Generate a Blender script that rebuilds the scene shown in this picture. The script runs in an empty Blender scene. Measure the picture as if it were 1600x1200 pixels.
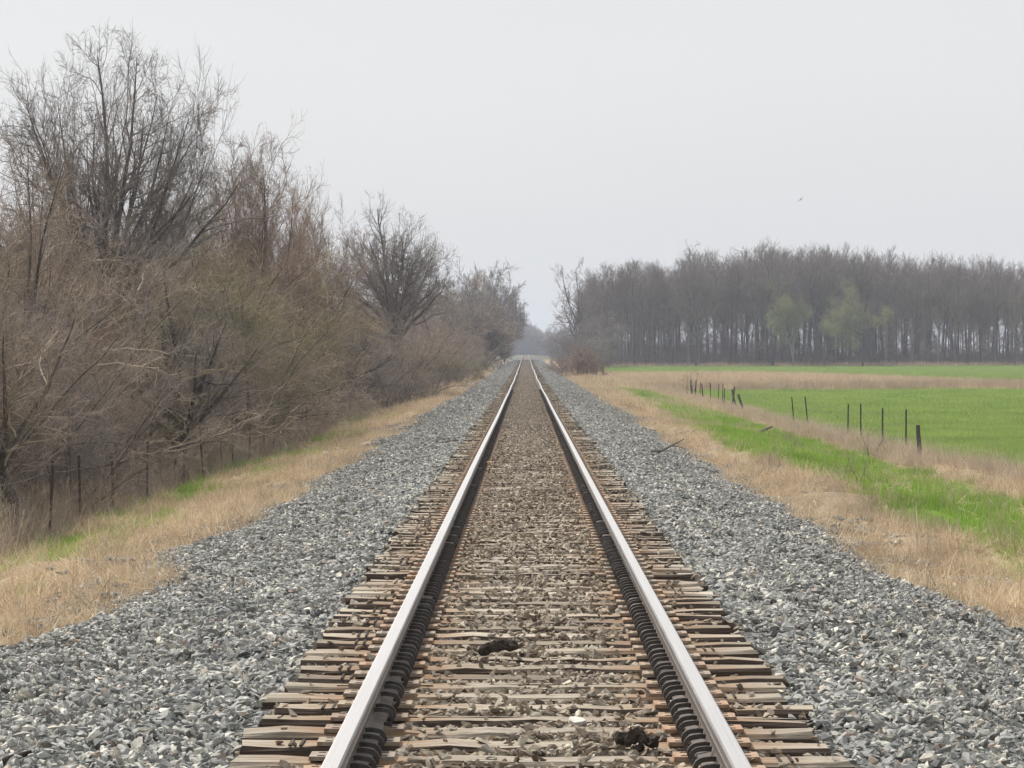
import bpy, bmesh, math, random
import numpy as np
from mathutils import Vector, Euler

random.seed(7)
RNG = np.random.default_rng(11)
R = math.radians
scene = bpy.context.scene
COL = scene.collection

# ------------------------------------------------------------------ camera
cam_d = bpy.data.cameras.new('camera')
cam = bpy.data.objects.new('camera', cam_d)
COL.objects.link(cam)
cam_d.sensor_width = 36.0
cam_d.lens = 110.25
cam_d.clip_start = 0.1
cam_d.clip_end = 9000
cam.location = (-0.0375, 0.0, 1.505)
cam.rotation_euler = (R(90 - 0.491), 0, R(0.2456))
scene.camera = cam

# ------------------------------------------------------------------ world, sun, exposure
SUN_EL, SUN_AZ = 50.0, -42.0          # azimuth from +Y, clockwise
world = bpy.data.worlds.new('World')
scene.world = world
world.use_nodes = True
nt = world.node_tree
bg = nt.nodes['Background']
sky = nt.nodes.new('ShaderNodeTexSky')
sky.sky_type = 'NISHITA'
sky.sun_disc = False
sky.sun_elevation = R(SUN_EL)
sky.sun_rotation = R(SUN_AZ)
sky.air_density = 1.0
sky.dust_density = 6.0
sky.ozone_density = 1.0
SKY_STRENGTH = 0.10
# a bright even cloud deck over the blue sky
mixw = nt.nodes.new('ShaderNodeMix'); mixw.data_type = 'RGBA'
mixw.inputs['Factor'].default_value = 0.9
nt.links.new(sky.outputs['Color'], mixw.inputs['A'])
cl_co = nt.nodes.new('ShaderNodeTexCoord')
cl_map = nt.nodes.new('ShaderNodeMapping'); cl_map.inputs['Scale'].default_value = (1.2, 1.2, 5.0)
cl_n = nt.nodes.new('ShaderNodeTexNoise'); cl_n.inputs['Scale'].default_value = 1.6; cl_n.inputs['Detail'].default_value = 4
cl_r = nt.nodes.new('ShaderNodeValToRGB')
cl_r.color_ramp.elements[0].position = 0.3; cl_r.color_ramp.elements[0].color = (6.0, 6.12, 6.22, 1)
cl_r.color_ramp.elements[1].position = 0.7; cl_r.color_ramp.elements[1].color = (6.52, 6.58, 6.64, 1)
nt.links.new(cl_co.outputs['Generated'], cl_map.inputs['Vector'])
nt.links.new(cl_map.outputs['Vector'], cl_n.inputs['Vector'])
nt.links.new(cl_n.outputs['Fac'], cl_r.inputs['Fac'])
nt.links.new(cl_r.outputs['Color'], mixw.inputs['B'])
nt.links.new(mixw.outputs['Result'], bg.inputs['Color'])
bg.inputs['Strength'].default_value = SKY_STRENGTH

sun_d = bpy.data.lights.new('sun', 'SUN')
sun_d.energy = 3.6
sun_d.angle = R(5)
sun_d.color = (1.0, 0.95, 0.88)
sun = bpy.data.objects.new('sun', sun_d)
COL.objects.link(sun)
sp = Vector((math.cos(R(SUN_EL)) * math.sin(R(SUN_AZ)), math.cos(R(SUN_EL)) * math.cos(R(SUN_AZ)), math.sin(R(SUN_EL))))
sun.rotation_euler = (-sp).to_track_quat('-Z', 'Y').to_euler()
sun.location = (-60, 60, 80)

vs = scene.view_settings
vs.view_transform = 'Standard'; vs.look = 'None'; vs.exposure = 0.42; vs.gamma = 1.0
vs.use_curve_mapping = False
cy = scene.cycles
cy.use_adaptive_sampling = True; cy.adaptive_threshold = 0.03
cy.max_bounces = 4; cy.diffuse_bounces = 2; cy.glossy_bounces = 2; cy.transmission_bounces = 2
cy.volume_bounces = 0; cy.transparent_max_bounces = 4
cy.use_denoising = True
cy.denoiser = 'OPENIMAGEDENOISE'
cy.denoising_input_passes = 'RGB_ALBEDO_NORMAL'
cy.denoising_prefilter = 'ACCURATE'
cy.sample_clamp_indirect = 2.0; cy.sample_clamp_direct = 6.0
cy.caustics_reflective = False; cy.caustics_refractive = False

# ------------------------------------------------------------------ helpers
def tag(o, label=None, cat=None, group=None, kind=None):
    if label: o['label'] = label
    if cat: o['category'] = cat
    if group: o['group'] = group
    if kind: o['kind'] = kind
    return o

def link(o, parent=None):
    COL.objects.link(o)
    if parent is not None: o.parent = parent
    return o

def empty(name, loc=(0, 0, 0), rz=0.0):
    o = bpy.data.objects.new(name, None)
    o.empty_display_size = 0.3
    o.location = loc; o.rotation_euler = (0, 0, rz)
    return link(o)

def mesh_np(name, V, quads=None, tris=None, mats=(), smooth=False, midx=None, pattr=None, fattr=None):
    V = np.asarray(V, np.float32)
    me = bpy.data.meshes.new(name)
    nq = 0 if quads is None else len(quads); ntr = 0 if tris is None else len(tris)
    parts = []
    if nq: parts.append(np.asarray(quads, np.int32).ravel())
    if ntr: parts.append(np.asarray(tris, np.int32).ravel())
    loops = np.concatenate(parts) if parts else np.zeros(0, np.int32)
    me.vertices.add(len(V)); me.vertices.foreach_set('co', V.ravel())
    if nq + ntr:
        me.loops.add(len(loops)); me.loops.foreach_set('vertex_index', loops)
        starts = np.concatenate([np.arange(nq, dtype=np.int32) * 4, nq * 4 + np.arange(ntr, dtype=np.int32) * 3])
        me.polygons.add(nq + ntr); me.polygons.foreach_set('loop_start', starts)
        if smooth: me.polygons.foreach_set('use_smooth', np.ones(nq + ntr, bool))
        else: me.polygons.foreach_set('use_smooth', np.zeros(nq + ntr, bool))
        if midx is not None: me.polygons.foreach_set('material_index', np.asarray(midx, np.int32))
    for m in mats: me.materials.append(m)
    for nm, arr in (pattr or {}).items():
        arr = np.asarray(arr, np.float32)
        if arr.ndim == 1:
            a = me.attributes.new(nm, 'FLOAT', 'POINT'); a.data.foreach_set('value', arr)
        else:
            a = me.attributes.new(nm, 'FLOAT_COLOR', 'POINT'); a.data.foreach_set('color', arr.ravel())
    for nm, arr in (fattr or {}).items():
        a = me.attributes.new(nm, 'FLOAT', 'FACE'); a.data.foreach_set('value', np.asarray(arr, np.float32))
    me.update(calc_edges=True)
    return me

def obj(name, me, parent=None, loc=None):
    o = bpy.data.objects.new(name, me)
    if loc is not None: o.location = loc
    return link(o, parent)

class MB:
    """collects boxes / tubes / hulls with material index"""
    def __init__(s): s.v = []; s.f = []; s.m = []
    def add(s, verts, faces, mi=0):
        b = len(s.v)
        s.v += [tuple(map(float, q)) for q in verts]
        for f in faces: s.f.append(tuple(i + b for i in f)); s.m.append(mi)
    def box(s, c, d, mi=0, bev=0.0, rz=0.0):
        x, y, z = d[0] / 2, d[1] / 2, d[2] / 2
        vs_ = []
        for sx, sy, sz in ((-1,-1,-1),(1,-1,-1),(1,1,-1),(-1,1,-1),(-1,-1,1),(1,-1,1),(1,1,1),(-1,1,1)):
            px, py, pz = sx * x, sy * y, sz * z
            if sz > 0: px -= sx * bev; py -= sy * bev
            qx = px * math.cos(rz) - py * math.sin(rz); qy = px * math.sin(rz) + py * math.cos(rz)
            vs_.append((c[0] + qx, c[1] + qy, c[2] + pz))
        s.add(vs_, [(0,3,2,1),(4,5,6,7),(0,1,5,4),(1,2,6,5),(2,3,7,6),(3,0,4,7)], mi)
    def tube(s, pts, rad, n=6, mi=0, cap=True, sq=1.0):
        pts = [Vector(p) for p in pts]
        if not hasattr(rad, '__len__'): rad = [rad] * len(pts)
        rings = []; base = len(s.v)
        for i, p in enumerate(pts):
            t = (pts[min(i + 1, len(pts) - 1)] - pts[max(i - 1, 0)]).normalized()
            ref = Vector((0, 0, 1)) if abs(t.z) < 0.9 else Vector((1, 0, 0))
            u = t.cross(ref).normalized(); w = t.cross(u).normalized()
            for k in range(n):
                a = 2 * math.pi * k / n
                q = p + (u * math.cos(a) + w * math.sin(a) * sq) * rad[i]
                s.v.append(tuple(q))
        for i in range(len(pts) - 1):
            for k in range(n):
                a = base + i * n + k; b = base + i * n + (k + 1) % n
                s.f.append((a, b, b + n, a + n)); s.m.append(mi)
        if cap:
            s.f.append(tuple(base + k for k in range(n))[::-1]); s.m.append(mi)
            e = base + (len(pts) - 1) * n
            s.f.append(tuple(e + k for k in range(n))); s.m.append(mi)
    def mesh(s, name, mats, smooth=False):
        me = bpy.data.meshes.new(name)
        me.from_pydata(s.v, [], s.f)
        for m in mats: me.materials.append(m)
        me.polygons.foreach_set('material_index', s.m)
        me.polygons.foreach_set('use_smooth', [smooth] * len(s.f))
        me.update()
        return me

# lattice value noise, vectorised
_PERM = np.random.default_rng(3).random((256, 256)).astype(np.float64)
def vnoise(x, y):
    x = np.asarray(x, float); y = np.asarray(y, float)
    xi = np.floor(x).astype(int); yi = np.floor(y).astype(int)
    fx = x - xi; fy = y - yi
    fx = fx * fx * (3 - 2 * fx); fy = fy * fy * (3 - 2 * fy)
    g = lambda a, b: _PERM[a & 255, b & 255]
    return (g(xi, yi) * (1 - fx) + g(xi + 1, yi) * fx) * (1 - fy) + (g(xi, yi + 1) * (1 - fx) + g(xi + 1, yi + 1) * fx) * fy
def fbm(x, y, o=3):
    s = 0; a = 0.5; t = 0
    for i in range(o):
        s = s + a * vnoise(x * 2 ** i + 17 * i, y * 2 ** i + 5 * i); t += a; a *= 0.5
    return s / t
def sm(x, a, b):
    t = np.clip((np.asarray(x, float) - a) / (b - a), 0, 1)
    return t * t * (3 - 2 * t)

# ------------------------------------------------------------------ materials
def new_mat(name):
    m = bpy.data.materials.new(name); m.use_nodes = True
    n = m.node_tree.nodes; l = m.node_tree.links
    return m, n, l, n['Principled BSDF']
def ramp(n, stops, interp='LINEAR'):
    r = n.new('ShaderNodeValToRGB'); e = r.color_ramp.elements
    r.color_ramp.interpolation = interp
    e[0].position = stops[0][0]; e[0].color = (*stops[0][1], 1)
    e[1].position = stops[-1][0]; e[1].color = (*stops[-1][1], 1)
    for p, c in stops[1:-1]:
        q = e.new(p); q.color = (*c, 1)
    return r
def noise(n, l, scale, detail=3, rough=0.55, vec=None):
    t = n.new('ShaderNodeTexNoise'); t.inputs['Scale'].default_value = scale
    t.inputs['Detail'].default_value = detail; t.inputs['Roughness'].default_value = rough
    if vec is not None: l.new(vec, t.inputs['Vector'])
    return t
def mixc(n, l, fac, a, b, mode='MIX'):
    m = n.new('ShaderNodeMix'); m.data_type = 'RGBA'; m.blend_type = mode
    for sock, v in (('Factor', fac), ('A', a), ('B', b)):
        if hasattr(v, 'is_linked') or hasattr(v, 'links'): l.new(v, m.inputs[sock])
        elif sock == 'Factor': m.inputs[sock].default_value = v
        else: m.inputs[sock].default_value = (*v, 1)
    return m.outputs['Result']
def math_n(n, l, op, a, b=None):
    m = n.new('ShaderNodeMath'); m.operation = op
    for i, v in enumerate((a, b)):
        if v is None: continue
        if hasattr(v, 'links'): l.new(v, m.inputs[i])
        else: m.inputs[i].default_value = v
    return m.outputs[0]
def bump(n, l, bsdf, h, strength=0.4, dist=0.02):
    b = n.new('ShaderNodeBump'); b.inputs['Strength'].default_value = strength; b.inputs['Distance'].default_value = dist
    l.new(h, b.inputs['Height']); l.new(b.outputs['Normal'], bsdf.inputs['Normal'])

def tint_mat(name, stops, rough=0.85, noise_scale=None, noise_amt=0.3, transl=0.0, spec=0.2, interp='LINEAR', obj_amt=1.0, place=None):
    """colour from a per-piece attribute 'tint' shifted by the instance's random number"""
    m, n, l, b = new_mat(name)
    at = n.new('ShaderNodeAttribute'); at.attribute_name = 'tint'
    oi = n.new('ShaderNodeObjectInfo')
    s = math_n(n, l, 'FRACT', math_n(n, l, 'ADD', at.outputs['Fac'], math_n(n, l, 'MULTIPLY', oi.outputs['Random'], obj_amt)))
    r = ramp(n, stops, interp); l.new(s, r.inputs['Fac'])
    c = r.outputs['Color']
    if noise_scale:
        tc = n.new('ShaderNodeTexCoord')
        nz = noise(n, l, noise_scale, 3, 0.6, tc.outputs['Object'])
        g = ramp(n, [(0.3, (1 - noise_amt,) * 3), (0.7, (1 + noise_amt,) * 3)]); l.new(nz.outputs['Fac'], g.inputs['Fac'])
        c = mixc(n, l, 1.0, c, g.outputs['Color'], 'MULTIPLY')
    if place:
        ge = n.new('ShaderNodeNewGeometry')
        nz = noise(n, l, place[0], 4, 0.6, ge.outputs['Position'])
        g = ramp(n, [(0.32, place[1]), (0.68, place[2])]); l.new(nz.outputs['Fac'], g.inputs['Fac'])
        c = mixc(n, l, 1.0, c, g.outputs['Color'], 'MULTIPLY')
    l.new(c, b.inputs['Base Color'])
    b.inputs['Roughness'].default_value = rough
    b.inputs['Specular IOR Level'].default_value = spec
    if transl:
        t = n.new('ShaderNodeBsdfTranslucent'); l.new(c, t.inputs['Color'])
        mx = n.new('ShaderNodeMixShader'); mx.inputs[0].default_value = transl
        l.new(b.outputs[0], mx.inputs[1]); l.new(t.outputs[0], mx.inputs[2])
        l.new(mx.outputs[0], n['Material Output'].inputs['Surface'])
    return m

M = {}
M['stone'] = tint_mat('ballast_stone', [
    (0.0, (0.16, 0.163, 0.158)), (0.2, (0.245, 0.248, 0.24)), (0.42, (0.335, 0.336, 0.322)), (0.60, (0.41, 0.408, 0.385)),
    (0.70, (0.27, 0.274, 0.268)), (0.80, (0.47, 0.46, 0.41)), (0.92, (0.66, 0.635, 0.56)), (0.965, (0.38, 0.30, 0.24)), (1.0, (0.18, 0.183, 0.18))],
    0.75, 45, 0.28, place=(1.1, (0.86, 0.87, 0.88), (1.14, 1.13, 1.10)))
M['stone_brown'] = tint_mat('stained_ballast_stone', [
    (0.0, (0.11, 0.09, 0.073)), (0.2, (0.20, 0.165, 0.13)), (0.42, (0.31, 0.26, 0.20)), (0.6, (0.24, 0.22, 0.19)),
    (0.75, (0.38, 0.325, 0.25)), (0.88, (0.31, 0.29, 0.255)), (0.95, (0.60, 0.55, 0.45)), (1.0, (0.14, 0.11, 0.085))],
    0.85, 45, 0.28, place=(1.5, (0.90, 0.86, 0.82), (1.15, 1.13, 1.10)))

def ballast_mat():
    m, n, l, b = new_mat('ballast_bed')
    tc = n.new('ShaderNodeTexCoord')
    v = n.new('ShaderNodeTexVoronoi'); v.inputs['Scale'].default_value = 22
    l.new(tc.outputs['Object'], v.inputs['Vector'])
    sp_ = n.new('ShaderNodeSeparateColor'); l.new(v.outputs['Color'], sp_.inputs[0])
    g = ramp(n, [(0.0, (0.10, 0.103, 0.103)), (0.35, (0.18, 0.185, 0.183)), (0.7, (0.26, 0.262, 0.252)), (0.9, (0.34, 0.33, 0.30)), (1.0, (0.50, 0.475, 0.42))])
    l.new(sp_.outputs[0], g.inputs['Fac'])
    br = ramp(n, [(0.0, (0.11, 0.088, 0.07)), (0.4, (0.22, 0.18, 0.14)), (0.75, (0.32, 0.27, 0.21)), (1.0, (0.55, 0.49, 0.39))])
    l.new(sp_.outputs[1], br.inputs['Fac'])
    sx = n.new('ShaderNodeSeparateXYZ'); l.new(tc.outputs['Object'], sx.inputs[0])
    ax = math_n(n, l, 'ABSOLUTE', sx.outputs[0])
    nz = noise(n, l, 3.0, 3, 0.6, tc.outputs['Object'])
    e = math_n(n, l, 'ADD', ax, math_n(n, l, 'MULTIPLY', math_n(n, l, 'SUBTRACT', nz.outputs['Fac'], 0.5), 0.6))
    mr = n.new('ShaderNodeMapRange'); mr.inputs['From Min'].default_value = 1.05; mr.inputs['From Max'].default_value = 1.35
    l.new(e, mr.inputs['Value'])
    c = mixc(n, l, mr.outputs[0], br.outputs['Color'], g.outputs['Color'])
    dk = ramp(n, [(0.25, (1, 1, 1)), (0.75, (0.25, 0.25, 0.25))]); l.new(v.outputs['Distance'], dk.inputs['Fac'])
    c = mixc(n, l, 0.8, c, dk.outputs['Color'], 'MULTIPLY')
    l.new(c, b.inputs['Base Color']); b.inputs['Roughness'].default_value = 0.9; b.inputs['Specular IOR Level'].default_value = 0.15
    inv = math_n(n, l, 'SUBTRACT', 1.0, v.outputs['Distance'])
    bump(n, l, b, inv, 1.0, 0.05)
    return m
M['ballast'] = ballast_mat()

def ground_mat():
    m, n, l, b = new_mat('ground_cover')
    at = n.new('ShaderNodeAttribute'); at.attribute_name = 'gcol'
    tc = n.new('ShaderNodeTexCoord')
    a = noise(n, l, 2.2, 6, 0.65, tc.outputs['Object'])
    c2 = noise(n, l, 22, 4, 0.7, tc.outputs['Object'])
    r1 = ramp(n, [(0.3, (0.72, 0.72, 0.72)), (0.7, (1.22, 1.2, 1.15))]); l.new(a.outputs['Fac'], r1.inputs['Fac'])
    r2 = ramp(n, [(0.3, (0.6, 0.6, 0.6)), (0.7, (1.3, 1.3, 1.3))]); l.new(c2.outputs['Fac'], r2.inputs['Fac'])
    c = mixc(n, l, 0.8, at.outputs['Color'], r1.outputs['Color'], 'MULTIPLY')
    c = mixc(n, l, 0.7, c, r2.outputs['Color'], 'MULTIPLY')
    l.new(c, b.inputs['Base Color']); b.inputs['Roughness'].default_value = 1.0; b.inputs['Specular IOR Level'].default_value = 0.05
    bump(n, l, b, c2.outputs['Fac'], 0.7, 0.06)
    return m
M['ground'] = ground_mat()

def tie_mat(name, top):
    m, n, l, b = new_mat(name)
    tc = n.new('ShaderNodeTexCoord'); oi = n.new('ShaderNodeObjectInfo')
    mp = n.new('ShaderNodeMapping'); mp.inputs['Scale'].default_value = (2.2, 75, 75)
    off = n.new('ShaderNodeCombineXYZ')
    l.new(math_n(n, l, 'MULTIPLY', oi.outputs['Random'], 37.0), off.inputs[0]); l.new(math_n(n, l, 'MULTIPLY', oi.outputs['Random'], 91.0), off.inputs[1])
    l.new(tc.outputs['Object'], mp.inputs['Vector']); l.new(off.outputs[0], mp.inputs['Location'])
    g = noise(n, l, 1.0, 6, 0.65, mp.outputs['Vector'])
    p = noise(n, l, 3.0, 4, 0.6, mp.outputs['Vector']); p.inputs['Scale'].default_value = 0.16
    if top:
        cr = ramp(n, [(0.30, (0.085, 0.068, 0.052)), (0.42, (0.30, 0.26, 0.21)), (0.55, (0.51, 0.46, 0.388)), (0.72, (0.73, 0.685, 0.60))])
        l.new(g.outputs['Fac'], cr.inputs['Fac'])
        # each tie weathered differently
        rr = ramp(n, [(0.0, (0.45, 0.42, 0.39)), (0.2, (0.88, 0.87, 0.85)), (0.4, (0.56, 0.53, 0.48)), (0.6, (1.12, 1.11, 1.08)), (0.8, (0.70, 0.67, 0.63)), (1.0, (1.0, 0.96, 0.9))])
        l.new(oi.outputs['Random'], rr.inputs['Fac'])
        c = mixc(n, l, 1.0, cr.outputs['Color'], rr.outputs['Color'], 'MULTIPLY')
        # rust washed off the plates
        sx = n.new('ShaderNodeSeparateXYZ'); l.new(tc.outputs['Object'], sx.inputs[0])
        d = math_n(n, l, 'ABSOLUTE', math_n(n, l, 'SUBTRACT', math_n(n, l, 'ABSOLUTE', sx.outputs[0]), 0.76))
        mr = n.new('ShaderNodeMapRange'); mr.inputs['From Min'].default_value = 0.46; mr.inputs['From Max'].default_value = 0.10
        l.new(math_n(n, l, 'ADD', d, math_n(n, l, 'MULTIPLY', math_n(n, l, 'SUBTRACT', p.outputs['Fac'], 0.5), 0.7)), mr.inputs['Value'])
        c = mixc(n, l, math_n(n, l, 'MULTIPLY', mr.outputs[0], 0.8), c, (0.27, 0.15, 0.075))
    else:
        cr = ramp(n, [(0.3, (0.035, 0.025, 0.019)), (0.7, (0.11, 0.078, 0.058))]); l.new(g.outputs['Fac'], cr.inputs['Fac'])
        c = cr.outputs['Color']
    l.new(c, b.inputs['Base Color']); b.inputs['Roughness'].default_value = 0.85; b.inputs['Specular IOR Level'].default_value = 0.2
    bump(n, l, b, g.outputs['Fac'], 0.9, 0.012)
    return m
M['tie_top'] = tie_mat('weathered_tie_top', True)
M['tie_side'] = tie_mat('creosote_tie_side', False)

def simple(name, c0, c1, scale, rough=0.8, metal=0.0, bstr=0.3, bd=0.01, spec=0.3, stretch=None):
    m, n, l, b = new_mat(name)
    tc = n.new('ShaderNodeTexCoord'); vec = tc.outputs['Object']
    if stretch:
        mp = n.new('ShaderNodeMapping'); mp.inputs['Scale'].default_value = stretch; l.new(vec, mp.inputs['Vector']); vec = mp.outputs['Vector']
    z = noise(n, l, scale, 5, 0.6, vec)
    r = ramp(n, [(0.3, c0), (0.7, c1)]); l.new(z.outputs['Fac'], r.inputs['Fac'])
    l.new(r.outputs['Color'], b.inputs['Base Color'])
    b.inputs['Roughness'].default_value = rough; b.inputs['Metallic'].default_value = metal; b.inputs['Specular IOR Level'].default_value = spec
    if bstr: bump(n, l, b, z.outputs['Fac'], bstr, bd)
    return m
M['rail_side'] = simple('rail_side_steel', (0.09, 0.074, 0.063), (0.155, 0.13, 0.112), 14, 0.65, 0.0, 0.3, 0.004)
M['rail_gauge'] = simple('rail_gauge_face', (0.15, 0.138, 0.135), (0.23, 0.212, 0.208), 10, 0.5, 0.35, 0.2, 0.003, stretch=(1, .15, 1))
M['rail_top'] = simple('polished_rail_top', (0.48, 0.47, 0.465), (0.60, 0.59, 0.585), 30, 0.45, 1.0, 0.08, 0.001, stretch=(6, .02, 1))
M['rail_lip'] = simple('worn_rail_lip', (0.22, 0.21, 0.20), (0.52, 0.50, 0.48), 22, 0.55, 0.2, 0.3, 0.004)
M['anchor'] = simple('dark_anchor_iron', (0.045, 0.039, 0.036), (0.095, 0.083, 0.075), 30, 0.6, 0.3, 0.3, 0.003)
def plate_mat():
    m, n, l, b = new_mat('tie_plate_iron')
    oi = n.new('ShaderNodeObjectInfo'); tc = n.new('ShaderNodeTexCoord')
    r = ramp(n, [(0.0, (0.40, 0.245, 0.15)), (0.35, (0.36, 0.285, 0.21)), (0.6, (0.30, 0.255, 0.205)), (0.8, (0.43, 0.28, 0.18)), (1.0, (0.23, 0.18, 0.14))])
    l.new(oi.outputs['Random'], r.inputs['Fac'])
    z = noise(n, l, 25, 4, 0.6, tc.outputs['Object'])
    g = ramp(n, [(0.3, (0.65, 0.6, 0.55)), (0.7, (1.15, 1.15, 1.15))]); l.new(z.outputs['Fac'], g.inputs['Fac'])
    l.new(mixc(n, l, 1.0, r.outputs['Color'], g.outputs['Color'], 'MULTIPLY'), b.inputs['Base Color'])
    b.inputs['Roughness'].default_value = 0.75; b.inputs['Metallic'].default_value = 0.1
    bump(n, l, b, z.outputs['Fac'], 0.3, 0.003)
    return m
M['plate'] = plate_mat()
M['hole'] = simple('dark_spike_iron', (0.02, 0.015, 0.012), (0.05, 0.038, 0.03), 30, 0.8, 0, 0)
M['char'] = simple('charred_wood', (0.014, 0.011, 0.009), (0.085, 0.066, 0.052), 45, 0.9, 0, 0.9, 0.01)
M['pale_wood'] = simple('bleached_wood', (0.55, 0.51, 0.45), (0.78, 0.74, 0.68), 6, 0.8, 0, 0.5, 0.004, stretch=(1, 12, 12))
M['stick'] = simple('dead_branch_bark', (0.07, 0.055, 0.045), (0.17, 0.14, 0.115), 18, 0.9, 0, 0.5, 0.005)
M['grey_plank'] = simple('grey_board', (0.42, 0.44, 0.42), (0.60, 0.62, 0.58), 9, 0.8, 0, 0.4, 0.004, stretch=(1, 9, 9))
M['orange_wood'] = simple('fresh_split_wood', (0.50, 0.33, 0.17), (0.66, 0.47, 0.27), 9, 0.8, 0, 0.4, 0.004)
M['tpost'] = simple('rusty_steel_post', (0.055, 0.038, 0.028), (0.12, 0.085, 0.062), 20, 0.8, 0.2, 0.3, 0.003)
M['tpost_green'] = simple('dark_green_steel_post', (0.03, 0.036, 0.03), (0.075, 0.08, 0.068), 20, 0.7, 0.2, 0.3, 0.003)
M['wood_post'] = simple('weathered_fence_wood', (0.045, 0.04, 0.036), (0.13, 0.112, 0.098), 8, 0.9, 0, 0.6, 0.01, stretch=(6, 6, 1))
M['wire'] = simple('rusty_fence_wire', (0.10, 0.08, 0.065), (0.2, 0.17, 0.15), 30, 0.6, 0.4, 0)
M['asphalt'] = simple('crossing_planks', (0.04, 0.04, 0.04), (0.075, 0.07, 0.068), 6, 0.9, 0, 0.4, 0.01)
M['bird'] = simple('dark_feathers', (0.02, 0.018, 0.018), (0.05, 0.045, 0.042), 20, 0.8, 0, 0.2)

# vegetation
M['bark'] = tint_mat('grey_brown_bark', [(0, (0.085, 0.07, 0.06)), (0.5, (0.14, 0.118, 0.10)), (1, (0.10, 0.083, 0.07))], 0.95, 9, 0.35, spec=0.1)
M['bark_dark'] = tint_mat('forest_bark', [(0, (0.07, 0.064, 0.062)), (0.4, (0.13, 0.121, 0.117)), (0.8, (0.24, 0.228, 0.22)), (1, (0.09, 0.084, 0.08))], 0.95, 2, 0.3, spec=0.1)
PL = (0.45, (0.88, 0.87, 0.84), (1.38, 1.34, 1.25))
M['twig'] = tint_mat('brown_twigs', [(0, (0.15, 0.12, 0.10)), (0.35, (0.25, 0.205, 0.175)), (0.7, (0.34, 0.285, 0.24)), (0.88, (0.47, 0.41, 0.355)), (1, (0.18, 0.145, 0.12))], 0.9, spec=0.1, obj_amt=0.15, place=PL)
M['twig_red'] = tint_mat('reddish_twigs', [(0, (0.17, 0.12, 0.097)), (0.4, (0.28, 0.205, 0.165)), (0.75, (0.37, 0.285, 0.23)), (1, (0.21, 0.152, 0.122))], 0.9, spec=0.1, obj_amt=0.15, place=PL)
M['twig_olive'] = tint_mat('olive_twigs', [(0, (0.16, 0.14, 0.095)), (0.4, (0.26, 0.23, 0.15)), (0.75, (0.34, 0.305, 0.20)), (1, (0.20, 0.175, 0.115))], 0.9, spec=0.1, obj_amt=0.15, place=PL)
M['twig_grey'] = tint_mat('grey_mauve_twigs', [(0, (0.135, 0.118, 0.112)), (0.4, (0.215, 0.19, 0.182)), (0.75, (0.29, 0.26, 0.248)), (1, (0.165, 0.146, 0.14))], 0.9, spec=0.1, obj_amt=0.15, place=PL)
M['twig_forest'] = tint_mat('forest_twigs', [(0, (0.145, 0.12, 0.104)), (0.5, (0.235, 0.196, 0.17)), (1, (0.32, 0.272, 0.236))], 0.9, spec=0.1, obj_amt=0.5)
M['bud'] = tint_mat('young_olive_leaves', [(0, (0.22, 0.21, 0.10)), (0.5, (0.31, 0.30, 0.15)), (1, (0.26, 0.245, 0.12))], 0.8, transl=0.3, spec=0.1)
M['bud_pale'] = tint_mat('pale_catkins', [(0, (0.24, 0.245, 0.125)), (0.5, (0.32, 0.325, 0.175)), (1, (0.28, 0.28, 0.15))], 0.8, transl=0.3, spec=0.1)
M['straw'] = tint_mat('dead_grass_straw', [(0, (0.49, 0.365, 0.235)), (0.3, (0.66, 0.52, 0.355)), (0.6, (0.78, 0.65, 0.47)), (0.85, (0.86, 0.76, 0.59)), (1, (0.42, 0.32, 0.215))], 0.8, transl=0.25, spec=0.15, place=(0.75, (0.50, 0.47, 0.45), (1.12, 1.10, 1.06)))
M['straw_grey'] = tint_mat('dead_weed_stalks', [(0, (0.36, 0.285, 0.225)), (0.4, (0.55, 0.455, 0.36)), (0.75, (0.70, 0.60, 0.49)), (1, (0.42, 0.34, 0.275))], 0.85, transl=0.2, spec=0.1, place=(0.8, (0.7, 0.68, 0.66), (1.15, 1.13, 1.1)))
M['grass'] = tint_mat('spring_grass', [(0, (0.17, 0.28, 0.04)), (0.4, (0.255, 0.40, 0.06)), (0.75, (0.34, 0.48, 0.09)), (1, (0.20, 0.32, 0.05))], 0.7, transl=0.35, spec=0.2, place=(0.7, (0.72, 0.72, 0.75), (1.15, 1.12, 1.05)))
M['wheat'] = tint_mat('field_crop', [(0, (0.23, 0.315, 0.075)), (0.4, (0.32, 0.43, 0.115)), (0.75, (0.40, 0.50, 0.16)), (1, (0.255, 0.35, 0.09))], 0.7, transl=0.3, spec=0.2, place=(0.35, (0.72, 0.76, 0.72), (1.16, 1.12, 1.1)))

# ------------------------------------------------------------------ shape of the land
def rise(y):
    y = np.asarray(y, float)
    t = np.clip(y - 150, 0, 950) / 370
    return 0.9 * t ** 1.35
def ballast_z(x, y):
    ax = np.abs(x)
    z = np.interp(ax, [0, 0.95, 1.3, 1.8, 4.3, 5.6], [-0.238, -0.25, -0.285, -0.30, -1.05, -1.42])
    return z + rise(y)
LX = [-2500, -60, -30, -12, -8.8, -7.6, -6.6, -5.4, -4.3, -3.2, 0]
LZ = [-1.2, -1.3, -1.55, -1.78, -1.80, -1.72, -1.48, -1.22, -1.02, -0.95, -0.95]
RX = [0, 3.2, 4.3, 5.4, 6.4, 7.2, 8.2, 9.4, 10.6, 12.5, 30, 100, 2500]
RZ1 = [-0.95, -0.95, -1.02, -1.0, -1.06, -1.24, -1.45, -1.52, -1.40, -1.42, -1.32, -1.2, -1.0]
RZ2 = [-0.95, -0.95, -1.02, -1.14, -1.25, -1.34, -1.46, -1.52, -1.40, -1.42, -1.32, -1.2, -1.0]
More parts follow.
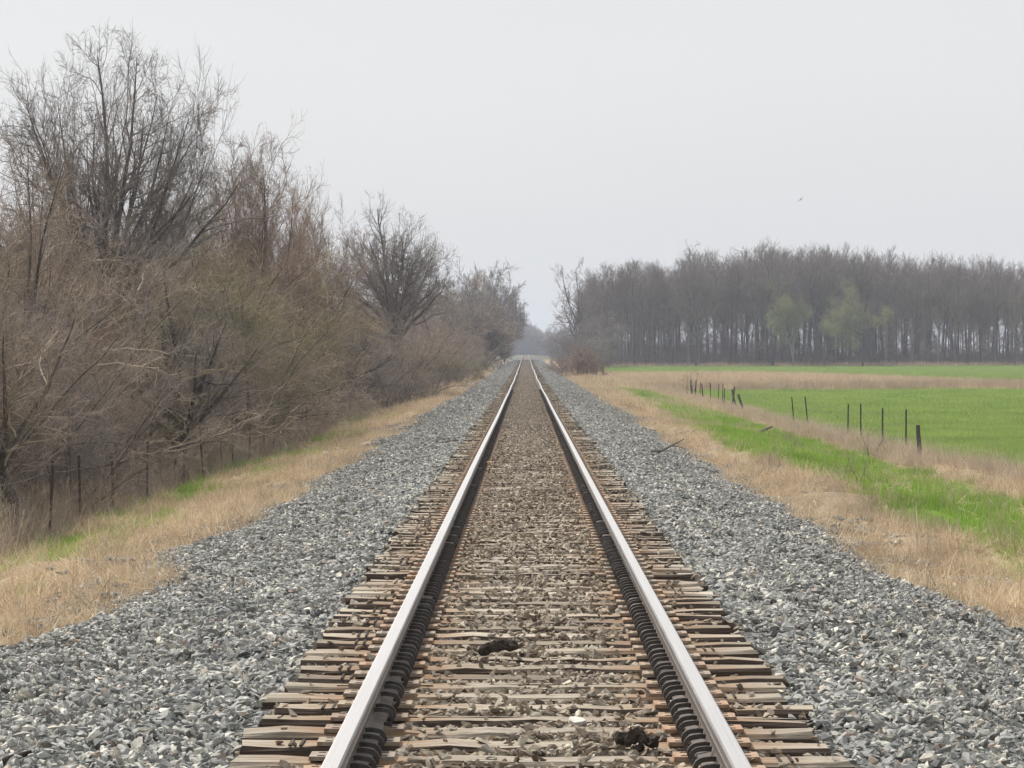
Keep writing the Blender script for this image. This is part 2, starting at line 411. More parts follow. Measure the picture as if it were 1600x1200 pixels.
def ground_z(x, y):
    x = np.asarray(x, float); y = np.asarray(y, float)
    wob = (fbm(x * 0.15 + 3, y * 0.08, 2) - 0.5) * 0.5
    xx = x + wob * sm(np.abs(x), 4, 6)
    zl = np.interp(xx, LX, LZ)
    w = sm(y, 48, 60) * (1 - sm(y, 105, 125))
    zr = np.interp(xx, RX, RZ1) * w + np.interp(xx, RX, RZ2) * (1 - w)
    z = np.where(x < 0, zl, zr)
    n = ((fbm(x * 0.9, y * 0.7, 3) - 0.5) * 0.30 + (fbm(x * 0.3 + 7, y * 0.24, 2) - 0.5) * 0.62 * (np.abs(x) < 8)) * sm(np.abs(x), 3.4, 5.0) * (1 - 0.6 * sm(np.abs(x), 12, 20))
    z = z + n + rise(y)
    z = np.where(np.abs(x) < 3.6, np.minimum(z, ballast_z(x, y) - 0.2), z)
    return z
def gz(x, y): return float(ground_z(np.array([x]), np.array([y]))[0])

# what grows where: 0..1 masks
def m_green(x, y):
    n = fbm(x * 0.45 + 9, y * 0.16 + 4, 3)
    right = sm(x, 5.3, 6.3) * (1 - sm(x, 9.6, 10.2)) * sm(y, 56, 66) * (1 - sm(y, 95, 125))
    right = np.maximum(right, sm(x, 6.2, 7.3) * (1 - sm(x, 9.6, 10.2)) * sm(y, 88, 105) * (1 - sm(y, 250, 275)))
    right = np.clip(right + (n - 0.43) * 2.4 * (right > 0.02), 0, 1) * (right > 0.02)
    near = sm(x, 5.7, 6.7) * (1 - sm(y, 56, 64)) * sm(n, 0.38, 0.5)
    left = np.exp(-((x + 7.55 + 0.0125 * (y - 60)) / 0.95) ** 2) * sm(n, 0.46, 0.58) * (1 - sm(y, 170, 200))
    return np.clip(np.maximum(np.maximum(right, near), left), 0, 1) * (np.abs(x) < 11)
def m_strip(x, y):      # the straw waterway across the field
    n = (fbm(x * 0.1, y * 0.05 + 2, 2) - 0.5) * 10
    back = np.interp(x, [5, 28, 36, 42, 60], [385, 392, 345, 285, 262])
    return (sm(y + n, 246, 254) * (1 - sm(y + n, back - 6, back + 6))) * (x > 5)
def m_field(x, y):
    n = (fbm(x * 0.5, y * 0.25, 2) - 0.5) * 1.6
    edge = 11.6 + 1.6 * sm(82 - y, -6, 14)
    f = sm(x + n, edge - 0.4, edge + 0.5) * (1 - m_strip(x, y)) * (1 - sm(y, 548, 556)) * sm(y, 20, 30)
    return f
def ground_col(x, y):
    def c(r, g, b): return np.array([r, g, b])
    n = fbm(x * 0.7, y * 0.35, 3)[:, None]; n2 = fbm(x * 0.2 + 40, y * 0.1, 2)[:, None]
    straw = c(.36, .285, .20) * (0.75 + 0.5 * n)
    dirt = c(.20, .165, .13) * (0.8 + 0.4 * n)
    wood = c(.17, .135, .105) * (0.75 + 0.5 * n)
    green = c(.20, .35, .05) * (0.8 + 0.4 * n)
    crop = c(.18, .28, .075) * (0.88 + 0.24 * n2) * (0.9 + 0.2 * n)
    col = straw * 1.0
    k = (sm(np.abs(x), 4.9, 3.9))[:, None]; col = col * (1 - k) + dirt * k
    k = (sm(-x, 7.6, 9.6))[:, None]; col = col * (1 - k) + wood * k
    w = sm(y, 50, 60) * (1 - sm(y, 105, 125)); k = (np.exp(-((x - 6.5) / 0.7) ** 2) * w * sm(n[:, 0], 0.3, 0.55))[:, None]
    col = col * (1 - k) + dirt * k
    k = m_green(x, y)[:, None]; col = col * (1 - k) + green * k
    k = m_field(x, y)[:, None]; col = col * (1 - k) + crop * k
    k = (sm(y, 552, 562) * (x > 8))[:, None]; col = col * (1 - k) + wood * 0.8 * k
    k = (sm(y, 700, 900) * np.ones_like(x))[:, None]; col = col * (1 - k) + c(.13, .125, .075) * k
    return col

def build_ground():
    xs = np.unique(np.concatenate([-np.geomspace(20, 2400, 26), np.arange(-20, 20.01, 0.25), np.geomspace(20, 2400, 40)]))
    ys = np.unique(np.concatenate([[-55, -20, 0, 4], np.arange(8, 150, 0.5), np.arange(150, 300, 1.5), np.arange(300, 620, 4), np.geomspace(620, 3000, 40)]))
    X, Y = np.meshgrid(xs, ys); x = X.ravel(); y = Y.ravel()
    V = np.stack([x, y, ground_z(x, y)], 1)
    nx, ny = len(xs), len(ys)
    i = (np.arange(ny - 1)[:, None] * nx + np.arange(nx - 1)[None, :]).ravel()
    q = np.stack([i, i + 1, i + nx + 1, i + nx], 1)
    col = np.concatenate([ground_col(x, y), np.ones((len(x), 1))], 1)
    me = mesh_np('ground', V, q, mats=[M['ground']], smooth=True, pattr={'gcol': col})
    return tag(obj('ground', me), kind='structure')
ground = build_ground()

def build_ballast():
    xs = np.arange(-5.6, 5.61, 0.14)
    ys = np.unique(np.concatenate([np.arange(7, 90, 0.28), np.arange(90, 200, 0.8), np.geomspace(200, 900, 90)]))
    X, Y = np.meshgrid(xs, ys); x = X.ravel(); y = Y.ravel()
    z = ballast_z(x, y) + (fbm(x * 3, y * 3, 2) - 0.5) * 0.07 + (fbm(x * 0.5 + 8, y * 0.3, 2) - 0.5) * 0.16 * sm(np.abs(x), 1.4, 2.6)
    V = np.stack([x, y, z], 1); nx, ny = len(xs), len(ys)
    i = (np.arange(ny - 1)[:, None] * nx + np.arange(nx - 1)[None, :]).ravel()
    q = np.stack([i, i + 1, i + nx + 1, i + nx], 1)
    me = mesh_np('ballast', V, q, mats=[M['ballast']], smooth=True)
    return tag(obj('ballast', me), kind='structure')
ballast = build_ballast()
def bz(x, y):
    x = np.asarray(x, float); y = np.asarray(y, float)
    return ballast_z(x, y) + (fbm(x * 3, y * 3, 2) - 0.5) * 0.07 + (fbm(x * 0.5 + 8, y * 0.3, 2) - 0.5) * 0.16 * sm(np.abs(x), 1.4, 2.6)

# ------------------------------------------------------------------ point scattering (stuff only)
_groups = {}
def proto_collection(name, meshes):
    c = bpy.data.collections.new(name)
    for i, me in enumerate(meshes):
        c.objects.link(bpy.data.objects.new('%s_%02d' % (name, i), me))
    return c
def scatter_group(coll):
    if coll.name in _groups: return _groups[coll.name]
    ng = bpy.data.node_groups.new('scatter_' + coll.name, 'GeometryNodeTree')
    ng.interface.new_socket('Geometry', in_out='INPUT', socket_type='NodeSocketGeometry')
    ng.interface.new_socket('Geometry', in_out='OUTPUT', socket_type='NodeSocketGeometry')
    n, l = ng.nodes, ng.links
    gi = n.new('NodeGroupInput'); go = n.new('NodeGroupOutput')
    ci = n.new('GeometryNodeCollectionInfo'); ci.inputs['Collection'].default_value = coll
    ci.inputs['Separate Children'].default_value = True; ci.inputs['Reset Children'].default_value = True
    ip = n.new('GeometryNodeInstanceOnPoints'); ip.inputs['Pick Instance'].default_value = True
    def na(nm, ty):
        a = n.new('GeometryNodeInputNamedAttribute'); a.data_type = ty; a.inputs['Name'].default_value = nm
        return a.outputs[0]
    er = n.new('FunctionNodeEulerToRotation')
    l.new(na('rot', 'FLOAT_VECTOR'), er.inputs[0])
    l.new(gi.outputs[0], ip.inputs['Points']); l.new(ci.outputs[0], ip.inputs['Instance'])
    l.new(na('idx', 'INT'), ip.inputs['Instance Index']); l.new(er.outputs[0], ip.inputs['Rotation'])
    l.new(na('scl', 'FLOAT_VECTOR'), ip.inputs['Scale'])
    l.new(ip.outputs[0], go.inputs[0])
    _groups[coll.name] = ng
    return ng
def scatter(name, coll, P, rot, scl, label=None, cat=None, parent=None):
    n = len(P)
    me = bpy.data.meshes.new(name)
    me.vertices.add(n); me.vertices.foreach_set('co', np.asarray(P, np.float32).ravel())
    a = me.attributes.new('rot', 'FLOAT_VECTOR', 'POINT'); a.data.foreach_set('vector', np.asarray(rot, np.float32).ravel())
    scl = np.asarray(scl, np.float32)
    if scl.ndim == 1: scl = np.repeat(scl[:, None], 3, 1)
    a = me.attributes.new('scl', 'FLOAT_VECTOR', 'POINT'); a.data.foreach_set('vector', scl.ravel())
    a = me.attributes.new('idx', 'INT', 'POINT'); a.data.foreach_set('value', RNG.integers(0, len(coll.objects), n).astype(np.int32))
    o = obj(name, me, parent)
    md = o.modifiers.new('scatter', 'NODES'); md.node_group = scatter_group(coll)
    tag(o, label, cat, kind='stuff')
    return o

# stones ------------------------------------------------------------
def hull(rng, r, n=11):
    d = rng.normal(size=(n, 3)); d /= np.linalg.norm(d, axis=1)[:, None]
    d *= (0.8 + 0.35 * rng.random(n))[:, None]
    P = d * np.array(r)
    bm = bmesh.new()
    for p in P: bm.verts.new(p)
    res = bmesh.ops.convex_hull(bm, input=bm.verts)
    bmesh.ops.delete(bm, geom=[v for v in bm.verts if not v.link_faces], context='VERTS')
    bm.verts.index_update()
    V = np.array([v.co[:] for v in bm.verts]); F = np.array([[v.index for v in f.verts] for f in bm.faces])
    bm.free()
    return V, F
srng = np.random.default_rng(21)
HULLS = [hull(srng, (0.0275 * (0.75 + 0.7 * srng.random()), 0.019 * (0.75 + 0.5 * srng.random()), 0.0135 * (0.7 + 0.6 * srng.random())), srng.integers(8, 13)) for _ in range(26)]
def euler_mat(e):
    return np.array(Euler(e).to_matrix())
def stone_cluster(name, mat, n, rad, jz, smin=0.55, smax=1.45):
    Vs, Fs, Ts = [], [], []; b = 0
    for i in range(n):
        V, F = HULLS[srng.integers(len(HULLS))]
        a = srng.random() * 2 * math.pi; r = rad * math.sqrt(srng.random())
        m_ = euler_mat((srng.normal(0, .5), srng.normal(0, .5), srng.random() * 6.28))
        s = smin + (smax - smin) * srng.random() ** 1.6
        Vs.append((V * s) @ m_.T + np.array([r * math.cos(a), r * math.sin(a), srng.random() * jz]))
        Fs.append(F + b); b += len(V); Ts.append(np.full(len(F), srng.random()))
    return mesh_np(name, np.concatenate(Vs), tris=np.concatenate(Fs), mats=[mat], fattr={'tint': np.concatenate(Ts)})
C_grey = proto_collection('ballast_cluster', [stone_cluster('ballast_cluster', M['stone'], 25, 0.115, 0.035) for _ in range(16)])
C_far = proto_collection('ballast_patch', [stone_cluster('ballast_patch', M['stone'], 60, 0.30, 0.035) for _ in range(8)])
C_farb = proto_collection('stained_patch', [stone_cluster('stained_patch', M['stone_brown'], 60, 0.30, 0.03) for _ in range(8)])
C_brown = proto_collection('stained_stone', [stone_cluster('stained_stone', M['stone_brown'], 1, 0.0, 0.0, 0.9, 1.1) for _ in range(20)])

TIE0, TIE_STEP = 9.9, 0.495
def stratified(x0, x1, y0, y1, per_m2):
    n = int((x1 - x0) * (y1 - y0) * per_m2)
    return np.stack([x0 + (x1 - x0) * RNG.random(n), y0 + (y1 - y0) * RNG.random(n)], 1)
def in_view(x, y, margin=0.6):
    u = (x + 0.0375) / np.maximum(y, 0.1) * 4900 + 821
    return (u > -60 - margin * 4900 / y) & (u < 1660 + margin * 4900 / y)
def slope_rot(x, y, f, n):
    e = 0.08
    dx = (f(x + e, y) - f(x - e, y)) / (2 * e); dy = (f(x, y + e) - f(x, y - e)) / (2 * e)
    return np.stack([np.arctan(dy), -np.arctan(dx), RNG.random(n) * 6.28], 1)
def tie_phase(y): return ((y - TIE0 + TIE_STEP / 2) % TIE_STEP) - TIE_STEP / 2     # 0 on a tie's centre line

# shoulder stones
p = np.concatenate([stratified(-5.0, 5.0, 10.5, 62, 58), stratified(-5.2, 5.2, 62, 115, 30)])
x, y = p.T
edge = 1.22 + 0.16 * fbm(y * 2.1, x * 0, 2)
k = (np.abs(x) > edge) & in_view(x, y)
k &= bz(x, y) > ground_z(x, y) - 0.06 - 0.05 * RNG.random(len(x))
ontie = (np.abs(x) < 1.40) & (np.abs(tie_phase(y)) < 0.15)
k &= ~ontie
x, y = x[k], y[k]; n = len(x)
scatter('shoulder_gravel', C_grey, np.stack([x, y, bz(x, y) - 0.005], 1), slope_rot(x, y, bz, n), 0.8 + 0.45 * RNG.random(n), parent=ballast)
print('grey clusters', n)
p = np.concatenate([stratified(-5.3, 5.3, 113, 250, 9), stratified(-5.3, 5.3, 250, 560, 5)]); x, y = p.T
k = (np.abs(x) > 1.45) & (bz(x, y) > ground_z(x, y) - 0.06); x, y = x[k], y[k]; n = len(x)
scatter('far_gravel', C_far, np.stack([x, y, bz(x, y)], 1), slope_rot(x, y, bz, n), 1.0 + 0.3 * RNG.random(n), parent=ballast)
# stained stones between the rails, in the cribs and beside the rails
p = np.concatenate([stratified(-1.3, 1.3, 10.5, 40, 900), stratified(-1.3, 1.3, 40, 75, 480)]); x, y = p.T
n = len(x); ph = np.abs(tie_phase(y)); ax = np.abs(x)
cover = np.clip(0.08 + 0.014 * (y - 12), 0, 0.6) * (0.35 + 1.3 * fbm(x * 1.3 + 5, y * 0.5, 2)) * np.where(ax < 0.55, 1.0, 0.35)
keep = np.where(ph < 0.125, RNG.random(n) < cover * 0.62, RNG.random(n) < np.where(ax < 0.6, 1.0, np.where(ax < 0.95, 0.6, 0.62)))
keep &= (np.abs(ax - 0.755) > 0.13)
x, y, ph = x[keep], y[keep], ph[keep]; n = len(x)
z = np.where(ph < 0.125, -0.205 + rise(y) + 0.008, bz(x, y) + 0.005 + 0.022 * RNG.random(n) * (np.abs(x) < 0.6))
rot = np.stack([RNG.normal(0, .45, n), RNG.normal(0, .45, n), RNG.random(n) * 6.28], 1)
scatter('stained_gravel', C_brown, np.stack([x, y, z], 1), rot, 0.62 + 0.95 * RNG.random(n) ** 1.6, parent=ballast)
print('brown stones', n)
p = np.concatenate([stratified(-1.15, 1.15, 75, 230, 11), stratified(-1.15, 1.15, 230, 560, 6)]); x, y = p.T
k = (np.abs(np.abs(x) - 0.755) > 0.2); x, y = x[k], y[k]; n = len(x)
k = (np.abs(x) < 0.6) | (RNG.random(n) < 0.3); x, y = x[k], y[k]; n = len(x)
scatter('far_stained_gravel', C_farb, np.stack([x, y, np.full(n, -0.215) + rise(y)], 1), np.stack([x * 0, x * 0, RNG.random(n) * 6.28], 1), np.stack([0.8 + 0 * x, 0.8 + 0 * x, 1 + 0 * x], 1), parent=ballast)

# the stones that show largest, one by one
single = []
for i in range(16):
    V, F = HULLS[i]
    single.append(mesh_np('stone', V, tris=F, mats=[M['stone']], fattr={'tint': np.full(len(F), srng.random())}))
single_b = [mesh_np('stone', V, tris=F, mats=[M['stone_brown']], fattr={'tint': np.full(len(F), srng.random())}) for V, F in HULLS[:16]]
cnt = 0
while cnt < 300:
    yy = 11.6 + 4.2 * RNG.random() ** 1.4
    xx = RNG.uniform(-2.6, 2.6)
    if not in_view(np.array([xx]), np.array([yy]), 0)[0]: continue
    if 0.56 < abs(xx) < 1.02: continue
    ph1 = abs(float(tie_phase(yy)))
    if abs(xx) < 1.3:
        if ph1 < 0.13 and RNG.random() < 0.75: continue
        zz = -0.19 if ph1 < 0.13 else float(bz([xx], [yy])[0]) + 0.035
        me = single_b[RNG.integers(16)]
    else:
        zz = float(bz([xx], [yy])[0]) + 0.045; me = single[RNG.integers(16)]
    s = obj('stone', me, ballast, (xx, yy, zz)); s.rotation_euler = (RNG.normal(0, .4), RNG.normal(0, .4), RNG.random() * 6.28)
    q = 0.9 + 0.75 * RNG.random(); s.scale = (q, q, q); cnt += 1

# ------------------------------------------------------------------ the track
track = empty('railway_track', (0, 9.9, 0))
tag(track, 'single railway track of steel rails on weathered wooden ties running to the horizon', 'railway track')
track.location = (0, 0, 0)

def rail_mesh(side):
    # profile in (x, z), rail top at z = 0; the gauge side looks to the track centre
    pr = [(-.029, 0), (.029, 0), (.0365, -.006), (.0378, -.034), (.0372, -.046), (.012, -.056), (.0095, -.130), (.022, -.158), (.074, -.170), (.074, -.184),
          (-.074, -.184), (-.074, -.170), (-.022, -.158), (-.0095, -.130), (-.012, -.056), (-.0372, -.046), (-.0378, -.034), (-.0365, -.006)]
    g = -side                                   # which x side is the gauge side
    mi = []
    for i in range(len(pr)):
        a, b = pr[i], pr[(i + 1) % len(pr)]
        mx = (a[0] + b[0]) / 2
        if i == 0: mi.append(1)
        elif i in (1, len(pr) - 1): mi.append(1 if i == (1 if g < 0 else len(pr) - 1) else 2)
        elif i in (2, len(pr) - 2): mi.append(2)
        elif i in (3, len(pr) - 3): mi.append(3)
        else: mi.append(0)
    ys = np.unique(np.concatenate([np.arange(5, 130, 1.5), np.geomspace(130, 900, 120)]))
    amp = 0.006 + 0.03 * sm(ys, 80, 260)
    wx = amp * (np.sin(ys * 0.11 + side) + 0.6 * np.sin(ys * 0.043 + 2 * side)) * 0.6
    wz = amp * 0.5 * np.sin(ys * 0.07 + 1.3 * side)
    k = len(pr)
    V = np.zeros((len(ys), k, 3))
    for j, (px, pz) in enumerate(pr):
        V[:, j, 0] = side * 0.755 + px + wx; V[:, j, 1] = ys; V[:, j, 2] = pz + rise(ys) + wz * (1 if True else 0)
    i = np.arange(len(ys) - 1)[:, None] * k; j = np.arange(k)[None, :]; j2 = (np.arange(k) + 1)[None, :] % k
    q = np.stack([i + j, i + k + j, i + k + j2, i + j2], 2).reshape(-1, 4)
    mids = np.tile(np.array(mi), len(ys) - 1)
    return mesh_np('rail', V.reshape(-1, 3), q, mats=[M['rail_side'], M['rail_top'], M['rail_gauge'], M['rail_lip']], midx=mids)
for s in (-1, 1):
    obj('rail', rail_mesh(s), track)

def tie_mesh(v, L=2.59, W=0.225, H=0.18, dark_bars=False, split=False):
    rng = np.random.default_rng(100 + v)
    nx_ = 15
    xs = np.linspace(-L / 2, L / 2, nx_); V = []; F = []; mi = []
    prof = [(-W/2, -H), (-W/2, -.022), (-W/2 + .016, 0), (W/2 - .016, 0), (W/2, -.022), (W/2, -H)]
    for i, xx in enumerate(xs):
        wear = rng.normal(0, .003); wf = rng.normal(0, .0035); wb = rng.normal(0, .0035)
        for j, (py, pz) in enumerate(prof):
            d = wf if j < 3 else wb
            zz = pz + (wear if j in (2, 3) else 0) + (rng.normal(0, .003) if 0 < j < 5 else 0)
            V.append((xx + (rng.normal(0, .01) if i in (0, nx_ - 1) else 0), py + d, zz))
    k = 6
    for i in range(nx_ - 1):
        for j in range(k - 1):
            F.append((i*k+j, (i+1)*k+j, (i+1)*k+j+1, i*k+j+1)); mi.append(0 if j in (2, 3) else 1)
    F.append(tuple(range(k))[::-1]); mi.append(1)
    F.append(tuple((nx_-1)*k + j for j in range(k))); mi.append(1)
    mb = MB(); mb.v = V; mb.f = F; mb.m = mi
    if dark_bars:        # a pair of thin dark bars across the tie near one end
        for dx in (0.0, 0.05):
            mb.box((-1.07 + dx + rng.normal(0, .004), 0, 0.0005), (0.012, W * 0.9, 0.006), 2, 0, 0.0)
    if split:
        mb.box((rng.uniform(-.2, .2) + 0.9, rng.uniform(-.04, .04), 0.00028), (0.5, 0.012, 0.006), 2)
        mb.box((rng.uniform(-.4, .4), rng.uniform(-.05, .05), 0.0003), (0.7, 0.008, 0.006), 2)
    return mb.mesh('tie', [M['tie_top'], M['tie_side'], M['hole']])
TIES = [tie_mesh(v, 2.59 + 0.03 * (v % 3 - 1), 0.225 + 0.01 * (v % 2), dark_bars=(v in (2, 5, 7)), split=(v in (1, 4, 6))) for v in range(9)]
def plate_mesh(v):
    mb = MB(); rng = np.random.default_rng(v)
    mb.box((-0.018, 0, 0.009), (0.365, 0.185, 0.018), 0, 0.002)      # x: field side negative, gauge side positive
    mb.box((0.082, 0, 0.022), (0.022, 0.183, 0.009), 0, 0.003)
    mb.box((-0.082, 0, 0.022), (0.022, 0.183, 0.009), 0, 0.003)
    for cx in (0.118, -0.150):
        for cyy in (-0.055, 0.05):
            mb.box((cx, cyy, 0.0186), (0.03, 0.022, 0.0022), 1)
    for cx, cyy in ((0.088, -0.05), (-0.088, 0.05)):                 # spike heads on the rail foot
        mb.box((cx, cyy, 0.034), (0.042, 0.03, 0.02), 1, 0.006)
    return mb.mesh('tie_plate', [M['plate'], M['hole']])
PLATES = [plate_mesh(v) for v in range(2)]
def anchor_mesh():
    mb = MB()
    pts = []
    for a in np.linspace(105, -75, 9):
        pts.append((0.062 + 0.040 * math.cos(R(a)), 0, -0.164 + 0.034 * math.sin(R(a))))
    pts = [(0.016, 0, -0.130), (0.036, 0, -0.127)] + pts[1:] + [(0.02, 0, -0.206)]
    base = len(mb.v); h = 0.015
    # flat bar: rectangular section swept in the x-z plane
    n = len(pts)
    for i, p0 in enumerate(pts):
        a = Vector(pts[max(i - 1, 0)]); b = Vector(pts[min(i + 1, n - 1)]); t = (b - a).normalized()
        nrm = Vector((-t.z, 0, t.x)) * -0.010
        for sy, sn in ((-1, -1), (1, -1), (1, 1), (-1, 1)):
            mb.v.append((p0[0] + nrm.x * sn, sy * h * (1 if sn > 0 else .8), p0[2] + nrm.z * sn))
    for i in range(n - 1):
        for k in range(4):
            mb.f.append((i*4+k, i*4+(k+1)%4, i*4+4+(k+1)%4, i*4+4+k)); mb.m.append(0)
    mb.f.append((0, 1, 2, 3)); mb.m.append(0); mb.f.append(tuple((n-1)*4+k for k in (3, 2, 1, 0))); mb.m.append(0)
    return mb.mesh('rail_anchor', [M['anchor']])
ANCHOR = anchor_mesh()

def accumulate(items, name, mats):
    """join transformed copies of meshes into one mesh"""
    Vs, Qs, mi = [], [], []; b = 0
    cache = {}
    for me, loc, rz, flip in items:
        if me.name not in cache:
            V = np.zeros(len(me.vertices) * 3); me.vertices.foreach_get('co', V)
            cache[me.name] = (V.reshape(-1, 3), [tuple(p_.vertices) for p_ in me.polygons], [p_.material_index for p_ in me.polygons])
        V, F, mm = cache[me.name]
        c, s_ = math.cos(rz), math.sin(rz)
        W = V.copy()
        W[:, 0] = c * V[:, 0] - s_ * V[:, 1]; W[:, 1] = s_ * V[:, 0] + c * V[:, 1]
        Vs.append(W + np.array(loc)); Qs += [tuple(i + b for i in f) for f in F]; mi += mm; b += len(V)
    me = bpy.data.meshes.new(name)
    me.from_pydata(np.concatenate(Vs).tolist(), [], Qs)
    for m in mats: me.materials.append(m)
    me.polygons.foreach_set('material_index', mi); me.update()
    return me

far_ties, far_plates, far_anchors = [], [], []
y = TIE0; i = 0
while y < 560:
    jx = RNG.normal(0, 0.022); jy = RNG.normal(0, 0.012); ja = RNG.normal(0, 0.012) + (RNG.normal(0, .03) if RNG.random() < 0.12 else 0)
    jz = RNG.normal(0, 0.007); fl = math.pi if RNG.random() < 0.3 else 0
    zt_ = -0.205 + float(rise(y)); yy = y + jy
    v = int(RNG.integers(9))
    plates = []
    for s in (-1, 1):
        plates.append(((s * 0.755, yy + RNG.normal(0, .008), zt_ + 0.001), (0 if s < 0 else math.pi) + RNG.normal(0, .015)))
    anchors = []
    for s in (-1, 1):
        for d in (-1, 1):
            if RNG.random() < 0.06: continue
            anchors.append(((s * 0.755, yy + d * (0.132 + abs(RNG.normal(0, .008))), float(rise(y)) + RNG.normal(0, .002)), (0 if s < 0 else math.pi) + RNG.normal(0, .04)))
    if i < 300:
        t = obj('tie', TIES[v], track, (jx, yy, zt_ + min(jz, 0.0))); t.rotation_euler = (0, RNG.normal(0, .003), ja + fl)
        inv = t.matrix_basis.inverted()
        for (loc, rz) in plates:
            if i < 150:
                q = obj('tie_plate', PLATES[i % 2], t); l_ = inv @ Vector(loc); q.location = l_; q.rotation_euler = (0, 0, rz - ja - fl)
            else: far_plates.append((PLATES[0], loc, rz, 0))
        for (loc, rz) in anchors:
            if i < 76:
                q = obj('rail_anchor', ANCHOR, t); q.location = inv @ Vector(loc); q.rotation_euler = (0, 0, rz - ja - fl)
            elif y < 220: far_anchors.append((ANCHOR, loc, rz, 0))
    else:
        far_ties.append((TIES[v], (jx, yy, zt_ + jz), ja, 0))
    y += TIE_STEP; i += 1
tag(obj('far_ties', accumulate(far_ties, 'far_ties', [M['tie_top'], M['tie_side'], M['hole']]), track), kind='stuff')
tag(obj('far_tie_plates', accumulate(far_plates, 'far_tie_plates', [M['plate'], M['hole']]), track), kind='stuff')
tag(obj('far_rail_anchors', accumulate(far_anchors, 'far_rail_anchors', [M['anchor']]), track), kind='stuff')

# ------------------------------------------------------------------ trees
trng = np.random.default_rng(5)
def unit(v): return v / np.maximum(np.linalg.norm(v, axis=-1, keepdims=True), 1e-9)
def grow(start, d, length, r0, r1, nseg, wig, trop, droop_end=0.0):
    """n branch paths grown together; returns points (n, nseg+1, 3) and radii"""
    n = len(start); P = np.zeros((n, nseg + 1, 3)); P[:, 0] = start; d = unit(d.copy())
    st = (length / nseg)[:, None]
    for i in range(nseg):
        d = unit(d + trng.normal(0, wig, (n, 3)) + np.array([0, 0, 1.0]) * (trop - droop_end * (i / nseg)))
        P[:, i + 1] = P[:, i] + d * st
    t = np.linspace(0, 1, nseg + 1)[None, :]
    Rr = r0[:, None] * (1 - t) + r1[:, None] * t
    return P, Rr
def sprout(P, Rr, per, tmin, tmax, ang, ang_sd, ratio, ratio_sd, rr, rmin, nseg, wig, trop, tip=0.3, droop=0.0, tpow=1.0, taperlen=0.5, rtip=None):
    n, k, _ = P.shape
    L = np.linalg.norm(np.diff(P, axis=1), axis=2).sum(1)
    idx = np.repeat(np.arange(n), per)
    m = len(idx)
    t = tmin + (tmax - tmin) * trng.random(m) ** tpow
    u = t * (k - 1); a = np.minimum(u.astype(int), k - 2); f = (u - a)[:, None]
    s = P[idx, a] * (1 - f) + P[idx, a + 1] * f
    rad = Rr[idx, a] * (1 - f[:, 0]) + Rr[idx, a + 1] * f[:, 0]
    T = unit(P[idx, a + 1] - P[idx, a])
    q = unit(np.cross(T, unit(trng.normal(size=(m, 3)))))
    an = np.radians(trng.normal(ang, ang_sd, m))[:, None]
    d = T * np.cos(an) + q * np.sin(an)
    ln = L[idx] * np.maximum(0.12, trng.normal(ratio, ratio_sd, m)) * (1 - taperlen * (t - tmin) / max(tmax - tmin, 1e-6))
    r0 = np.maximum(rad * rr, rmin)
    r1 = np.maximum(r0 * tip, rmin * 0.6 if rtip is None else rtip)
    return grow(s, d, ln, r0, r1, nseg, wig, trop, droop)
def tubes(sets):
    """sets: list of (P, R, sides) -> verts, quads, tint"""
    Vs, Qs, Ts = [], [], []; b = 0
    for P, Rr, s in sets:
        n, k, _ = P.shape
        T = np.zeros_like(P); T[:, 1:-1] = P[:, 2:] - P[:, :-2]; T[:, 0] = P[:, 1] - P[:, 0]; T[:, -1] = P[:, -1] - P[:, -2]
        T = unit(T)
        ref = np.where(np.abs(T[:, :1, 2:3]) < 0.85, np.array([0, 0, 1.0]), np.array([1.0, 0, 0]))
        U = unit(np.cross(T, np.broadcast_to(ref, T.shape))); W = np.cross(T, U)
        a = np.arange(s) * 2 * np.pi / s
        ring = P[:, :, None, :] + Rr[:, :, None, None] * (np.cos(a)[None, None, :, None] * U[:, :, None, :] + np.sin(a)[None, None, :, None] * W[:, :, None, :])
        Vs.append(ring.reshape(-1, 3))
        base = (np.arange(n) * k * s)[:, None, None] + (np.arange(k - 1) * s)[None, :, None]
        j = np.arange(s)[None, None, :]; j2 = (j + 1) % s
        q = np.stack([base + j, base + j2, base + s + j2, base + s + j], 3).reshape(-1, 4) + b
        Qs.append(q); Ts.append(np.repeat(trng.random(n), k * s)); b += n * k * s
    return np.concatenate(Vs), np.concatenate(Qs), np.concatenate(Ts)
def tube_mesh(name, sets, mat, smooth=True):
    V, Q, T = tubes(sets)
    return mesh_np(name, V, Q, mats=[mat], smooth=smooth, pattr={'tint': T})
def leaf_mesh(name, P, per, size, mat, spread=0.25):
    """small leaf faces about the points of a set of twigs"""
    n = len(P); pts = P[:, 1:].reshape(-1, 3)
    c = pts[trng.integers(0, len(pts), per)] + trng.normal(0, spread, (per, 3))
    u = unit(trng.normal(size=(per, 3))); v = unit(np.cross(u, trng.normal(size=(per, 3))))
    s = (size * (0.6 + 0.8 * trng.random(per)))[:, None]
    V = np.stack([c - u * s, c + v * s * .5, c + u * s, c - v * s * .5], 1).reshape(-1, 3)
    q = np.arange(per * 4).reshape(-1, 4)
    return mesh_np(name, V, q, mats=[mat], pattr={'tint': np.repeat(trng.random(per), 4)})
A1 = np.array

